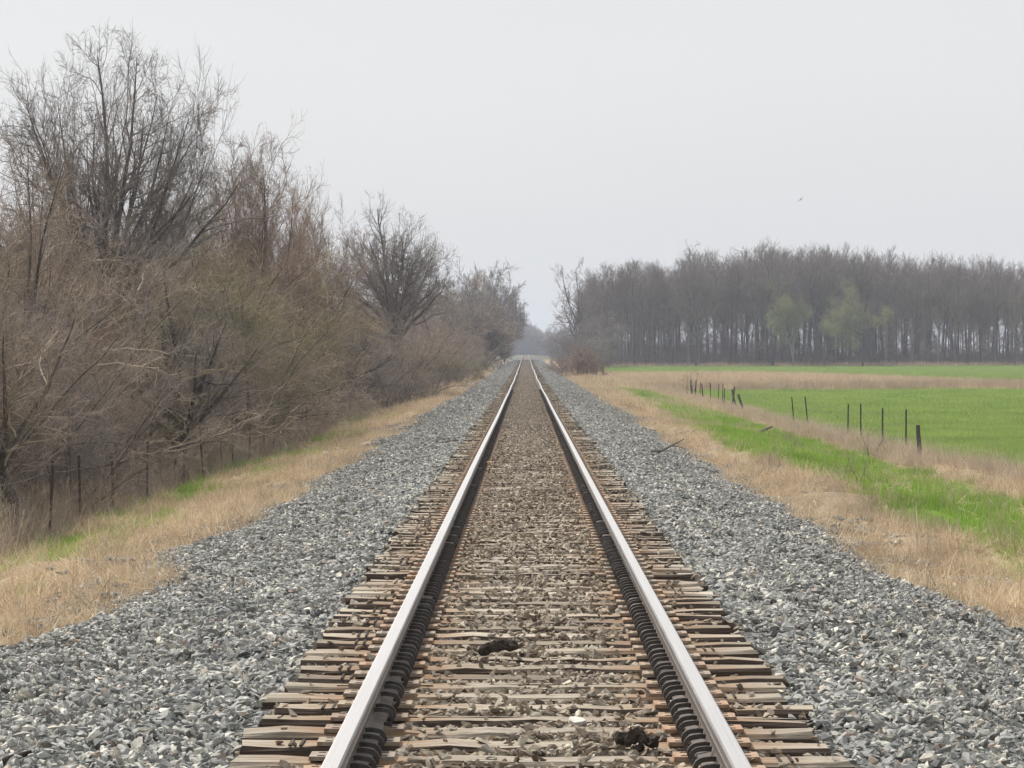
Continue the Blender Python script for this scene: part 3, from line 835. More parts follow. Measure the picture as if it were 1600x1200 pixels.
def broad_tree(H, trunk_h, limbs, spread, bark, twig, n2=11, n3=9, n4=6, r=0.20, tw=0.006, lean=(0, 0), wig=.10, up=.05, limb_len=.66, limb_t=(.45, 1.0), forks=1, lead_len=.92, inner=.14):
    """forked round-crowned tree"""
    st = np.zeros((forks, 3)); st[:, 2] = -0.3
    dirs = np.zeros((forks, 3)); dirs[:, 2] = 1; dirs[:, 0] = lean[0]; dirs[:, 1] = lean[1]
    if forks > 1: dirs[:, :2] += trng.normal(0, .22, (forks, 2)); st[:, :2] += trng.normal(0, .12, (forks, 2))
    tr = grow(st, dirs, np.full(forks, trunk_h), np.full(forks, r), np.full(forks, r * .68), 7, .05, .03)
    lead = sprout(*tr, 2, .95, 1.0, 12, 6, (H - trunk_h) / trunk_h * lead_len, .05, .8, .02, 8, .09, .06, tip=.12, taperlen=0)
    l1 = sprout(*tr, limbs, limb_t[0], limb_t[1], spread, 9, (H - trunk_h) / trunk_h * limb_len / .75, .07, .62, .02, 8, wig, up, tip=.12, taperlen=.25)
    L1 = (np.concatenate([lead[0], l1[0]]), np.concatenate([lead[1], l1[1]]))
    l2 = sprout(*L1, n2, inner, .98, 40, 12, .42, .12, .5, .010, 7, .16, up * .9, tip=.22, taperlen=.40)
    l3 = sprout(*l2, n3, .12, 1.0, 40, 13, .44, .13, .5, tw * 1.3, 5, .19, up * .9, tip=.45, taperlen=.35)
    l4 = sprout(*l3, n4, .12, 1.0, 40, 15, .50, .16, .6, tw, 3, .20, up * .8, tip=.55, taperlen=.3)
    trunk = tube_mesh('trunk', [(tr[0], tr[1], 10), (L1[0], L1[1], 7)], bark)
    crown = tube_mesh('crown', [(l2[0], l2[1], 5), (l3[0], l3[1], 3), (l4[0], l4[1], 3)], twig)
    return trunk, crown, l4[0]
def bush(H, stems, spread, bark, twig, n2=13, n3=10, n4=7, r=0.05, tw=0.0042, base=0.45, arch=0.10, sink=0.2):
    st = np.zeros((stems, 3)); st[:, :2] = trng.normal(0, base, (stems, 2)); st[:, 2] = -sink
    a = trng.random(stems) * 6.28; t = np.radians(np.abs(trng.normal(0, spread, stems)))
    d = np.stack([np.sin(t) * np.cos(a), np.sin(t) * np.sin(a), np.cos(t)], 1)
    s1 = grow(st, d, H * (0.72 + 0.4 * trng.random(stems)), np.full(stems, r) * (0.6 + 0.7 * trng.random(stems)), np.full(stems, r * .16), 9, .09, .02, arch)
    l2 = sprout(*s1, n2, .12, .98, 44, 14, .36, .12, .5, .008, 6, .17, .02, tip=.3, taperlen=.45, droop=.06)
    l3 = sprout(*l2, n3, .12, 1.0, 44, 16, .46, .15, .5, tw * 1.3, 4, .22, .02, tip=.5, taperlen=.4, droop=.05)
    l4 = sprout(*l3, n4, .12, 1.0, 42, 18, .52, .2, .6, tw, 2, .28, .0, tip=.6, taperlen=.35)
    stem = tube_mesh('stem', [(s1[0], s1[1], 6)], bark)
    tws = tube_mesh('twigs', [(l2[0], l2[1], 4), (l3[0], l3[1], 3), (l4[0], l4[1], 3)], twig)
    return stem, tws, l4[0]
def forest_tree(H, v, r=0.20):
    tr = grow(np.array([[0, 0, -.4]]), np.array([[trng.normal(0, .03), trng.normal(0, .03), 1.0]]), A1([H * .80]), A1([r]), A1([r * .25]), 12, .016, .03)
    l1 = sprout(*tr, 20, .40, .99, 27, 8, .26, .06, .55, .03, 7, .11, .05, tip=.2, taperlen=.15)
    low = sprout(*tr, 14, .06, .5, 58, 15, .13, .05, .3, .02, 4, .12, .05, tip=.3, taperlen=.2)
    l2 = sprout(*l1, 11, .12, 1.0, 32, 10, .44, .1, .5, .016, 4, .11, .06, tip=.4, taperlen=.4)
    low2 = sprout(*low, 8, .15, 1.0, 40, 12, .50, .12, .6, .013, 3, .13, .04, tip=.4, taperlen=.4)
    l3 = sprout(*l2, 8, .12, 1.0, 32, 12, .58, .15, .6, .0115, 2, .13, .05, tip=.7, taperlen=.3)
    trunk = tube_mesh('trunk', [(tr[0], tr[1], 7)], M['bark_dark'])
    crown = tube_mesh('crown', [(l1[0], l1[1], 4), (low[0], low[1], 3), (l2[0], l2[1], 3), (low2[0], low2[1], 3), (l3[0], l3[1], 3)], M['twig_forest'])
    return trunk, crown, l3[0]

def plant_obj(name, parts, x, y, rz, s, label, cat, group=None, tilt=(0, 0), z=None, sz=1.0):
    e = empty(name, (x, y, gz(x, y) if z is None else z), rz)
    e.rotation_euler = (tilt[0], tilt[1], rz); e.scale = (s, s, s * sz)
    tag(e, label, cat, group)
    for nm, me in parts: obj(nm, me, e)
    return e
def X(px, Z): return (px - 821) * Z / 4900 - 0.0375

# -- prototypes
bushes = []
for v, (tw, st, sp_, ar) in enumerate([('twig', 10, 24, .10), ('twig_red', 9, 20, .05), ('twig_grey', 11, 28, .13), ('twig', 9, 30, .16), ('twig_olive', 10, 22, .08), ('twig_red', 12, 26, .10)]):
    bushes.append(bush(6.0, st, sp_, M['bark'], M[tw], arch=ar))
thick_trunks = broad_tree(6.5, 2.2, 7, 50, M['bark'], M['twig'], 11, 9, 5, r=.2, tw=.0055, forks=2, up=.03)

# -- distinctive trees on the left
def big(name, px, Z, top, label, kind='twig', bark='bark', rz=0, width=None, **kw):
    H0 = (558 - top) * Z / 4900 + 1.505
    x_ = X(px, Z); H = H0 - gz(x_, Z)
    t, c, tws = broad_tree(H, kw.pop('trunk_h', H * .34), kw.pop('limbs', 7), kw.pop('spread', 38), M[bark], M[kind], **kw)
    # bring the crown's top to the height it has in the place
    co = np.zeros(len(c.vertices) * 3); c.vertices.foreach_get('co', co); zmax = np.percentile(co.reshape(-1, 3)[:, 2], 99.9)
    k = H / zmax
    xs_ = co.reshape(-1, 3)[:, 0]; lo, hi = np.percentile(xs_, [2, 98]); s_xy = 1.0
    if width: s_xy = min(1.35, max(.5, width * Z / 4900 / ((hi - lo) * k)))
    x_ -= (lo + hi) / 2 * k * s_xy * 0.7
    e = plant_obj(name, [('trunk', t), ('crown', c)], x_, Z, rz, k, label, 'tree')
    e.scale = (k * s_xy, k * s_xy, k)
    return e, tws
big('bare_tree', 188, 95, 48, 'tallest bare grey-brown tree with wide forked crown, left of the track', 'twig_grey', limbs=18, spread=38, n2=14, n3=9, n4=7, trunk_h=5.6, r=.25, tw=.0048, limb_len=.74, limb_t=(.62, 1.0), up=.035, inner=.25, width=340)
big('bare_tree', 20, 78, 175, 'bare tree at the left picture edge beside the tallest tree', 'twig', limbs=8, spread=40, n2=11, n3=9, n4=6, r=.17, width=210)
big('bare_tree', 405, 128, 205, 'bare tree with upswept reddish branches right of the tallest tree', 'twig_red', limbs=16, spread=30, up=.05, n2=14, n3=10, n4=7, r=.2, tw=.0062, trunk_h=5.0, limb_len=.8, width=185)
big('bare_tree', 488, 143, 285, 'smaller upswept bare tree at the end of the near thicket', 'twig_red', limbs=14, spread=30, up=.05, n2=13, n3=10, n4=7, r=.16, tw=.0065, limb_len=.8, width=130)
eC, twC = big('bare_tree', 606, 190, 306, 'round-crowned bare tree with a forked dark trunk standing alone on the left', 'twig_grey', bark='bark', limbs=18, spread=52, n2=16, n3=9, n4=5, r=.36, tw=.0062, trunk_h=6.0, limb_t=(.6, 1.0), limb_len=.78, up=.008, lead_len=.74, inner=.3, width=195)
big('bare_tree', 320, 112, 262, 'olive-tinged bare tree between the tallest tree and the upswept one', 'twig_olive', limbs=8, spread=40, n2=12, n3=9, n4=6, r=.16, tw=.0065, width=150)
for px_, Z_, tp_, kd_, w_, lab_ in [(255, 104, 295, 'twig', 150, 'bare tree just right of the tallest tree and lower'), (455, 136, 300, 'twig_red', 130, 'dense reddish tree between the two upswept trees'),
        (548, 168, 395, 'twig_red', 90, 'low reddish tree left of the round-crowned tree'), (75, 82, 250, 'twig', 170, 'low spreading tree left of the tallest tree'), (130, 88, 330, 'twig_grey', 170, 'grey spreading tree in front of the tallest tree'),
        (370, 122, 330, 'twig', 150, 'brown spreading tree in front of the left upswept tree'), (515, 152, 350, 'twig', 110, 'brown tree at the right end of the near thicket')]:
    big('bare_tree', px_, Z_, tp_, lab_, kd_, limbs=12, spread=42, n2=12, n3=9, n4=6, r=.13, tw=.0055, limb_t=(.25, 1.0), width=w_)
big('bare_tree', 774, 590, 408, 'bare tree with a dark trunk at the end of the left tree line', 'twig_grey', bark='bark_dark', limbs=14, spread=38, n2=14, n3=10, n4=5, r=.42, tw=.024, trunk_h=7.5, limb_t=(.3, 1), width=78, inner=.2)
big('bare_tree', 738, 470, 424, 'pinkish grey bare tree beside the last tree of the left line', 'twig', limbs=12, spread=36, n2=14, n3=10, n4=6, r=.28, tw=.022, trunk_h=4, width=95)
big('bare_tree', 700, 400, 436, 'grey bare tree behind the round-crowned tree on the left', 'twig_grey', limbs=12, spread=38, n2=14, n3=10, n4=6, r=.28, tw=.02, trunk_h=3.5, width=95)
big('bare_tree', 668, 430, 452, 'small hazy bare tree right behind the round crown', 'twig_grey', limbs=12, spread=38, n2=14, n3=9, n4=6, r=.28, tw=.02, trunk_h=3.2, width=90)
for px_, Z_, tp_, w_, kd_, lab_ in [(755, 520, 412, 85, 'twig_grey', 'hazy bare tree just left of the last tree of the left line'), (722, 500, 420, 90, 'twig_grey', 'hazy grey tree in the middle of the far left line'), (792, 640, 432, 50, 'twig_grey', 'thin bare tree nearest the rails at the end of the left line'), (650, 380, 462, 80, 'twig', 'brown bare tree low behind the round-crowned tree'), (765, 420, 470, 70, 'twig', 'low pinkish tree beside the ballast far on the left')]:
    big('bare_tree', px_, Z_, tp_, lab_, kd_, limbs=13, spread=38, n2=14, n3=10, n4=6, r=.28, tw=.021, limb_t=(.25, 1), width=w_)
# leaning trunk at the fence
t_, c_, _ = broad_tree(7.0, 2.6, 8, 48, M['bark'], M['twig'], 12, 9, 6, r=.15, tw=.0036, lean=(-.42, .2), forks=2)
plant_obj('leaning_tree', [('trunk', t_), ('crown', c_)], -8.8, 55.0, 0.2, .9, 'leaning dark-trunked bare tree behind the fence at the bottom of the left thicket', 'tree')
t_, c_, _ = broad_tree(6.5, 2.4, 8, 45, M['bark'], M['twig_grey'], 12, 9, 6, r=.2, tw=.0045, lean=(.08, 0))
plant_obj('stout_tree', [('trunk', t_), ('crown', c_)], X(282, 80), 80, 1.2, 1.0, 'stout dark trunk with vines beside the fence, middle of the left thicket', 'tree')
plant_obj('stout_tree', [('trunk', t_), ('crown', c_)], X(512, 152), 152, 3.2, 1.15, 'stout dark trunk at the right end of the near thicket by the grass verge', 'tree')

# -- the thicket: shrubs one behind another
THK = 'shrubs of the thicket left of the track'
def thicket_label(v, x_, y_):
    col = ('brown', 'reddish brown', 'grey mauve', 'arching brown', 'olive-tinged', 'dense reddish')[v]
    where = ('at the bottom of the thicket behind the nearest fence posts' if y_ < 72 else 'below the tallest tree behind the left fence' if y_ < 105 else
             'below the upswept reddish tree' if y_ < 135 else 'at the right end of the near thicket' if y_ < 170 else
             'around the foot of the round-crowned tree' if y_ < 225 else 'in the middle distance of the left tree line' if y_ < 330 else 'far down the left tree line')
    return col + ' bare shrub ' + where
def tk(v, x_, y_, h, rz=None):
    st, tw, _ = bushes[v]
    plant_obj('bare_shrub', [('stem', st), ('twigs', tw)], x_, y_, trng.random() * 6.28 if rz is None else rz, h / 6.0 * (0.9 + .2 * trng.random()), thicket_label(v, x_, y_), 'shrub', THK)
y_ = 60.0
while y_ < 300:
    step = 3.6 + (y_ - 60) * 0.022
    for row, (xr, hh) in enumerate(((-10.9, 4.4), (-13.0, 5.6), (-15.8, 6.4), (-19.5, 6.6))):
        if row == 3 and (y_ < 108 or y_ > 170): continue
        x_ = xr - 0.004 * (y_ - 60) + trng.normal(0, .5) + 1.7 * sm(y_, 150, 185)
        yj = y_ + trng.normal(0, 1.0)
        if x_ < -0.1676 * yj - 2.2: continue
        h = hh * (0.85 + .3 * trng.random()) * (1.0 if y_ < 92 else 1.25 if y_ < 165 else 0.95)
        v = int(trng.choice([0, 1, 2, 3, 4, 5], p=[.25, .2, .2, .15, .08, .12]))
        if 100 < yj < 130 and row < 2: v = int(trng.choice([4, 4, 3, 0]))
        tk(v, x_, yj, h)
    y_ += step
y_ = 300.0
while y_ < 560:
    for xr, hh in ((-8.2, 5.0), (-11.5, 8.0), (-16, 10.0)):
        tk(int(trng.integers(0, 4)), xr + trng.normal(0, .6), y_ + trng.normal(0, 4), hh * (0.8 + .4 * trng.random()))
    y_ += 13
# fill at the picture edge
for (x_, y_, h, v) in [(-10.6, 61, 5.5, 2), (-11.5, 67, 6.5, 3), (-9.4, 63, 3.4, 2), (-13.6, 80, 7.2, 0), (-9.6, 71, 3.2, 0), (-9.8, 85, 3.0, 3), (-10.3, 97, 3.4, 5)]:
    tk(v, x_, y_, h)
for px_, y_, h in ((560, 178, 5.0), (585, 181, 5.4), (607, 178, 4.8), (630, 183, 5.2), (655, 186, 4.8), (640, 205, 5.5)):
    tk(int(trng.integers(0, 4)), X(px_, y_), y_, h)
for i in range(17):
    y_ = 57 + 4.0 * i + trng.normal(0, .7)
    tk([0, 2, 3, 0, 5, 2][i % 6], -11.1 - .012 * (y_ - 57) + trng.normal(0, .35), y_, 3.6 + 1.2 * trng.random())
tk(0, -10.4, 55.5, 3.4)
for i in range(26):
    y_ = 51 + 3.6 * i + trng.normal(0, 1.0); x_ = -9.7 - .012 * (y_ - 51) + trng.normal(0, .4)
    tk([0, 3, 1, 2][i % 4], x_, y_, .9 + .9 * trng.random())
# leafing-out shrub at the end of the near verge
st, tw, tp = bush(3.4, 14, 24, M['bark'], M['twig_olive'], n2=12, n3=8, n4=4, r=.03, tw=.009)
lf = leaf_mesh('foliage', tp, 2600, .022, M['bud'], .08)
plant_obj('budding_shrub', [('stem', st), ('twigs', tw), ('foliage', lf)], X(712, 262), 262, 0.3, 1.0, 'olive shrub with first leaves beside the ballast, left of the track', 'shrub')
lf2 = leaf_mesh('foliage', bushes[4][2], 2600, .028, M['bud'], .12)
plant_obj('budding_shrub', [('stem', bushes[4][0]), ('twigs', bushes[4][1]), ('foliage', lf2)], X(415, 118), 118, 1.0, 0.95, 'shrub with yellow-green buds in the middle of the left thicket', 'shrub')
plant_obj('budding_shrub', [('stem', bushes[4][0]), ('twigs', bushes[4][1]), ('foliage', lf2)], X(340, 104), 104, 2.4, 1.2, 'tall shrub with yellow-green buds below the upswept tree', 'shrub')

# -- right of the track: shrubs by the ballast and the edge of the wood
RS = 'shrubs on the right by the end of the wood'
rb = [bush(2.6, 16, 26, M['bark'], M[tw], n2=10, n3=7, n4=4, r=.025, tw=.011, base=.5) for tw in ('twig_red', 'twig')]
for px, Z, s, v, lab in [(908, 315, 1.15, 0, 'low reddish brown shrub at the corner of the green field'), (925, 325, .95, 0, 'brown shrub nearest the green field corner'),
                         (886, 345, .9, 1, 'low grey-brown shrub beside the right ballast edge'), (896, 400, 1.2, 1, 'brown shrub below the gnarled tree')]:
    plant_obj('low_shrub', [('stem', rb[v][0]), ('twigs', rb[v][1])], X(px, Z), Z, trng.random() * 6, s, lab, 'shrub', RS)
rb2 = [bush(7.0, 14, 24, M['bark_dark'], M[tw], n2=12, n3=8, n4=4, r=.06, tw=.017, base=.8) for tw in ('twig_forest', 'twig_grey')]
for k, (px, Z, s) in enumerate([(897, 560, .62), (902, 535, .8), (910, 520, .95), (915, 530, 1.15), (925, 545, 1.3), (881, 700, .75), (876, 780, .8), (938, 550, 1.3), (913, 470, .55), (925, 480, .7), (932, 500, .85), (868, 900, .95), (864, 1000, 1.2), (874, 1100, 1.5)]):
    plant_obj('edge_shrub', [('stem', rb2[k % 2][0]), ('twigs', rb2[k % 2][1])], X(px, Z), Z, trng.random() * 6, s, 'tangled bare shrub at the left edge of the right wood', 'shrub', RS)
big('gnarled_tree', 903, 545, 402, 'gnarled bare tree with crooked limbs at the left end of the right wood', 'twig_forest', bark='bark_dark', limbs=11, spread=48, n2=9, n3=6, n4=4, r=.4, tw=.02, wig=.2, trunk_h=8, limb_t=(.4, 1), width=66)

# -- the wood on the right
FT = [forest_tree(20.0, v, .17 + .03 * (v % 3)) for v in range(7)]
WOOD = 'tall bare trees of the wood behind the field'
toppx = [880, 930, 1000, 1050, 1090, 1135, 1200, 1260, 1330, 1400, 1470, 1540, 1600, 1700]
topy = [445, 415, 408, 402, 385, 398, 378, 384, 388, 392, 398, 402, 405, 405]
def wood_label(px, row):
    where = ('between the gnarled and the round-topped tree' if px < 1088 else 'between the round-topped and the tallest tree' if px < 1205 else
             'between the two pale green trees' if 1240 < px < 1348 else 'just right of the tallest tree' if px <= 1240 else
             'right of both pale green trees' if px < 1470 else 'at the right picture edge')
    return ('slender bare front tree of the wood ' if row < 3 else 'slender bare tree deep in the wood ') + where
cnt = 0
for row in range(7):
    Z = 556 + row * 9
    x_ = X(925 if row < 3 else 905, Z) + trng.random() * 2
    while x_ < X(1640, Z):
        zz = Z + trng.normal(0, 2.0)
        px = 821 + (x_ + .0375) * 4900 / zz
        H = (558 - np.interp(px, toppx, topy)) * zz / 4900 + 1.505 - gz(x_, zz)
        H *= (0.86 + .2 * trng.random()) if row < 5 else (0.84 + .18 * trng.random())
        v = int(trng.integers(7))
        plant_obj('forest_tree', [('trunk', FT[v][0]), ('crown', FT[v][1])], x_, zz, trng.random() * 6.28, H / 19.6,
                  wood_label(px, row), 'tree', WOOD, tilt=(trng.normal(0, .02), trng.normal(0, .02)))
        cnt += 1
        x_ += 1.75 + 1.2 * trng.random()
print('forest trees', cnt)
big('forest_giant', 1205, 552, 372, 'tallest forked bare tree rising above the right wood', 'twig_forest', bark='bark_dark', limbs=12, spread=26, up=.09, n2=10, n3=7, n4=4, r=.34, tw=.016, trunk_h=9, width=62)
big('forest_giant', 1088, 551, 378, 'broad round-topped bare tree standing out in the right wood', 'twig_forest', bark='bark_dark', limbs=13, spread=30, up=.05, n2=12, n3=8, n4=4, r=.32, tw=.015, trunk_h=8, width=75)
big('forest_giant', 1275, 553, 380, 'bare tree with dense upswept top right of the tallest forked tree', 'twig_forest', bark='bark_dark', limbs=12, spread=24, up=.09, n2=10, n3=7, n4=4, r=.3, tw=.016, trunk_h=9, width=58)
for px, top, lab, s in [(1240, 428, 'pale green budding tree at the front of the wood, left of two', .8), (1348, 421, 'pale green budding tree at the front of the wood, right of two', .95)]:
    Z = 545; x_ = X(px, Z); H = (558 - top) * Z / 4900 + 1.505 - gz(x_, Z)
    t, c, tws = broad_tree(H, H * .42, 10, 45, M['bark_dark'], M['twig_olive'], 9, 7, 4, r=.2, tw=.014)
    lf = leaf_mesh('foliage', tws, 20000, .10, M['bud_pale'], .4)
    e = plant_obj('budding_tree', [('trunk', t), ('crown', c), ('foliage', lf)], x_, Z, 0, .92, lab, 'tree'); e.scale = (.92 * s, .92 * s, .92)
# undergrowth along the foot of the wood: a low tangle nobody could count
def joined(a, b_):
    out = []
    for me in (a, b_):
        V = np.zeros(len(me.vertices) * 3); me.vertices.foreach_get('co', V); L = np.zeros(len(me.loops), np.int32); me.loops.foreach_get('vertex_index', L)
        t = np.zeros(len(me.vertices)); me.attributes['tint'].data.foreach_get('value', t); out.append((V.reshape(-1, 3), L.reshape(-1, 4), t))
    n0 = len(out[0][0])
    return mesh_np('inner_tree', np.concatenate([out[0][0], out[1][0]]), np.concatenate([out[0][1], out[1][1] + n0]), mats=[M['twig_forest']], smooth=True, pattr={'tint': np.concatenate([out[0][2], out[1][2]])})
it = proto_collection('inner_tree', [joined(FT[v][0], FT[v][1]) for v in range(5)])
n = 45; y = 618 + 70 * RNG.random(n); x = (905 - 821 + 760 * RNG.random(n)) * y / 4900; h = .62 + .25 * RNG.random(n)
scatter('wood_interior', it, np.stack([x, y, ground_z(x, y)], 1), np.stack([x * 0, x * 0, RNG.random(n) * 6.28], 1), h, 'dim inner trees deep inside the right wood', 'wood')
n = 70; y = 560 + 60 * RNG.random(n); x = (905 - 821 + 760 * RNG.random(n)) * y / 4900; h = .28 + .32 * RNG.random(n)
scatter('wood_saplings', it, np.stack([x, y, ground_z(x, y)], 1), np.stack([x * 0, x * 0, RNG.random(n) * 6.28], 1), np.stack([h * 1.1, h * 1.1, h], 1), 'thin young growth filling the wood between the trunks', 'saplings')
ub = proto_collection('wood_undergrowth', [bush(3.0, 12, 26, M['bark_dark'], M['twig_forest'], n2=7, n3=5, n4=2, r=.03, tw=.016, base=.9)[1] for _ in range(3)])
n = 420; x = 8 + 92 * RNG.random(n); y = 556 + 58 * RNG.random(n)
scatter('undergrowth', ub, np.stack([x, y, ground_z(x, y) - .1], 1), np.stack([x * 0, x * 0, RNG.random(n) * 6.28], 1), .5 + .7 * RNG.random(n),
        'low dark undergrowth at the foot of the wood', 'undergrowth')

# -- far woods at the end of the line
far_t = proto_collection('far_tree', [bush(14, 9, 18, M['bark_dark'], M['twig_forest'], n2=9, n3=6, n4=3, r=.2, tw=.075, base=1.2, sink=.5)[1] for _ in range(4)])
n = 2100; x = np.concatenate([-120 + 250 * RNG.random(900), -16 + 24 * RNG.random(1200)]); y = 1500 + 260 * RNG.random(n)
hill = 8.5 * np.exp(-((x + 4) / 9.0) ** 2)
h = 0.32 + .2 * RNG.random(n) + hill / 14
scatter('far_wood', far_t, np.stack([x, y, ground_z(x, y)], 1), np.stack([x * 0, x * 0, RNG.random(n) * 6.28], 1), np.stack([h * .8, h * .8, h], 1),
        'blue hazy wood closing the view at the end of the track', 'wood')

# ------------------------------------------------------------------ grass
def blade_tuft(name, mat, nb, lmin, lmax, width, lean, rad, curve=.5, seg=3):
    rng = trng; V = []; Q = []; T = []; b = 0
    for i in range(nb):
        a = rng.random() * 6.28; L = rng.uniform(lmin, lmax); r = rad * math.sqrt(rng.random()); a2 = rng.random() * 6.28
        base = np.array([r * math.cos(a2), r * math.sin(a2), -.02]); th = abs(rng.normal(0, lean))
        sd = np.array([-math.sin(a), math.cos(a), 0]); p = base.copy(); w = width * rng.uniform(.6, 1.3)
        for k in range(seg + 1):
            ww = w * (1 - .85 * k / seg)
            V += [p - sd * ww, p + sd * ww]
            d = np.array([math.sin(th) * math.cos(a), math.sin(th) * math.sin(a), math.cos(th)])
            p = p + d * L / seg; th += curve * rng.uniform(.3, 1.2) / seg
        for k in range(seg):
            Q.append((b + 2*k, b + 2*k + 1, b + 2*k + 3, b + 2*k + 2)); T.append(0)
        T[-seg:] = [rng.random()] * seg
        b += 2 * (seg + 1)
    return mesh_np(name, np.array(V), np.array(Q), mats=[mat], fattr={'tint': np.array(T)})
def stalk_tuft(name, mat, ns, h, rad):
    sets = []; st = np.zeros((ns, 3)); st[:, :2] = trng.normal(0, rad, (ns, 2)); st[:, 2] = -.03
    d = np.zeros((ns, 3)); d[:, 2] = 1; d[:, :2] = trng.normal(0, .22, (ns, 2))
    s = grow(st, d, h * (.6 + .5 * trng.random(ns)), np.full(ns, .0045), np.full(ns, .002), 4, .07, 0)
    b = sprout(*s, 5, .4, 1.0, 40, 12, .22, .08, .7, .002, 2, .15, 0, tip=.6)
    return tube_mesh(name, [(s[0], s[1], 3), (b[0], b[1], 3)], mat)
C_straw = proto_collection('straw_tuft', [blade_tuft('straw_tuft', M['straw'], 22, .10, .40, .0055, 1.15, .18, .6) for _ in range(10)])
C_tall = proto_collection('tall_straw', [blade_tuft('tall_straw', M['straw_grey'], 16, .4, .95, .0055, .32, .12, .8, 4) for _ in range(6)])
C_weed = proto_collection('weed_stalks', [stalk_tuft('weed_stalks', M['straw_grey'], 8, .95, .13) for _ in range(6)])
C_green = proto_collection('green_tuft', [blade_tuft('green_tuft', M['grass'], 20, .08, .24, .0045, .45, .12, .8) for _ in range(8)])
C_crop = proto_collection('crop_tuft', [blade_tuft('crop_tuft', M['wheat'], 26, .08, .19, .006, .4, .22, .7, 2) for _ in range(6)])
C_cropf = proto_collection('crop_patch', [blade_tuft('crop_patch', M['wheat'], 60, .1, .22, .013, .4, .7, .6, 2) for _ in range(5)])
C_patch = proto_collection('straw_patch', [blade_tuft('straw_patch', M['straw'], 50, .25, .8, .012, .4, .7, .7, 3) for _ in range(5)])
def put(name, coll, x, y, s0, s1, label, cat, dz=0.0, tilt=.12):
    n = len(x)
    return scatter(name, coll, np.stack([x, y, ground_z(x, y) + dz], 1), np.stack([RNG.normal(0, tilt, n), RNG.normal(0, tilt, n), RNG.random(n) * 6.28], 1), s0 + (s1 - s0) * RNG.random(n), label, cat)
def above_ballast(x, y, m=0.0): return (ground_z(x, y) > bz(x, y) - m) | (np.abs(x) > 5.5)
def off_field(x, y): return RNG.random(len(x)) > m_field(x, y) * 1.2

# dead grass on both verges
p = np.concatenate([stratified(-9.0, -3.7, 22, 75, 44), stratified(3.7, 11.5, 20, 75, 40), stratified(-9, -3.7, 75, 170, 24), stratified(3.7, 11.5, 75, 150, 24)]); x, y = p.T
g = m_green(x, y); dens = np.clip(2.6 * (fbm(x * .8, y * .45, 3) - .20), .28, 1.2)
k = above_ballast(x, y, .02) & in_view(x, y, 1) & (RNG.random(len(x)) < (1 - (.985 - .25 * sm(fbm(x * 1.1 + 6, y * .5, 2), .5, .7)) * g ** .6) * dens) & off_field(x, y)
berm = np.exp(-((x - 6.4) / .6) ** 2) * sm(y, 50, 60) * (1 - sm(y, 105, 120)); k &= RNG.random(len(x)) > .55 * berm
k &= RNG.random(len(x)) > .5 * sm(-x, 7.4, 9)
x, y = x[k], y[k]
put('dead_grass', C_straw, x, y, .35, 1.15, 'matted straw-coloured dead grass on the verges', 'dead grass', tilt=.45); print('straw', len(x))
p = np.concatenate([stratified(-8.5, -3.9, 165, 420, 6), stratified(3.9, 11.5, 150, 420, 7)]); x, y = p.T
k = above_ballast(x, y, .02) & (RNG.random(len(x)) < 1 - .95 * m_green(x, y)); x, y = x[k], y[k]
put('far_dead_grass', C_patch, x, y, .35, .8, 'far straw-coloured grass along the track', 'dead grass')
# straw creeping onto the stones, stones strewn into the straw
p = np.concatenate([stratified(-5.2, -3.2, 20, 120, 10), stratified(3.2, 5.4, 20, 120, 12)]); x, y = p.T
d = bz(x, y) - ground_z(x, y); k = (d > -.02) & (RNG.random(len(x)) < .75 * np.exp(-d / .10) * (fbm(x * .5, y * .25, 2) > .42)) & in_view(x, y, 1); x, y = x[k], y[k]; n = len(x)
scatter('edge_grass', C_straw, np.stack([x, y, bz(x, y)], 1), np.stack([RNG.normal(0, .5, n), RNG.normal(0, .5, n), RNG.random(n) * 6.28], 1), .3 + .5 * RNG.random(n), 'sparse straw tufts growing through the ballast edge', 'dead grass')
p = np.concatenate([stratified(-6.4, -3.6, 20, 115, 16), stratified(3.6, 7.6, 20, 125, 18)]); x, y = p.T
d = ground_z(x, y) - bz(x, y); far_ = sm(np.abs(x), 4.2, 6.8)
k = (d > -.04) & (RNG.random(len(x)) < (1 - far_) * .75 * sm(fbm(x * .6 + 4, y * .3, 3), .40, .62)) & in_view(x, y, 1); x, y = x[k], y[k]; n = len(x)
scatter('strewn_stones', C_grey, np.stack([x, y, ground_z(x, y) + .005], 1), np.stack([x * 0, x * 0, RNG.random(n) * 6.28], 1), .7 + .5 * RNG.random(n), 'stones strewn through the dead grass beside the ballast', 'gravel')
# green grass
p = np.concatenate([stratified(5.2, 10.8, 28, 150, 60), stratified(-11, -5.5, 35, 180, 45)]); x, y = p.T
k = (RNG.random(len(x)) < np.maximum(m_green(x, y) ** 1.2 * (.45 + .9 * sm(fbm(x * .9, y * .5, 3), .35, .55)), .3 * sm(fbm(x * .8 + 2, y * .35, 3), .55, .68) * (np.abs(x) > 5.6) * (np.abs(x) < 9.5))) & in_view(x, y, 1); x, y = x[k], y[k]
put('green_grass', C_green, x, y, .6, 1.3, 'fresh green grass in the ditches beside the track', 'grass'); print('green', len(x))
p = stratified(5.2, 10.8, 150, 280, 9); x, y = p.T; k = RNG.random(len(x)) < m_green(x, y); x, y = x[k], y[k]
o = put('far_green_grass', C_cropf, x, y, .7, 1.2, 'far bright green grass strip along the right fence', 'grass')
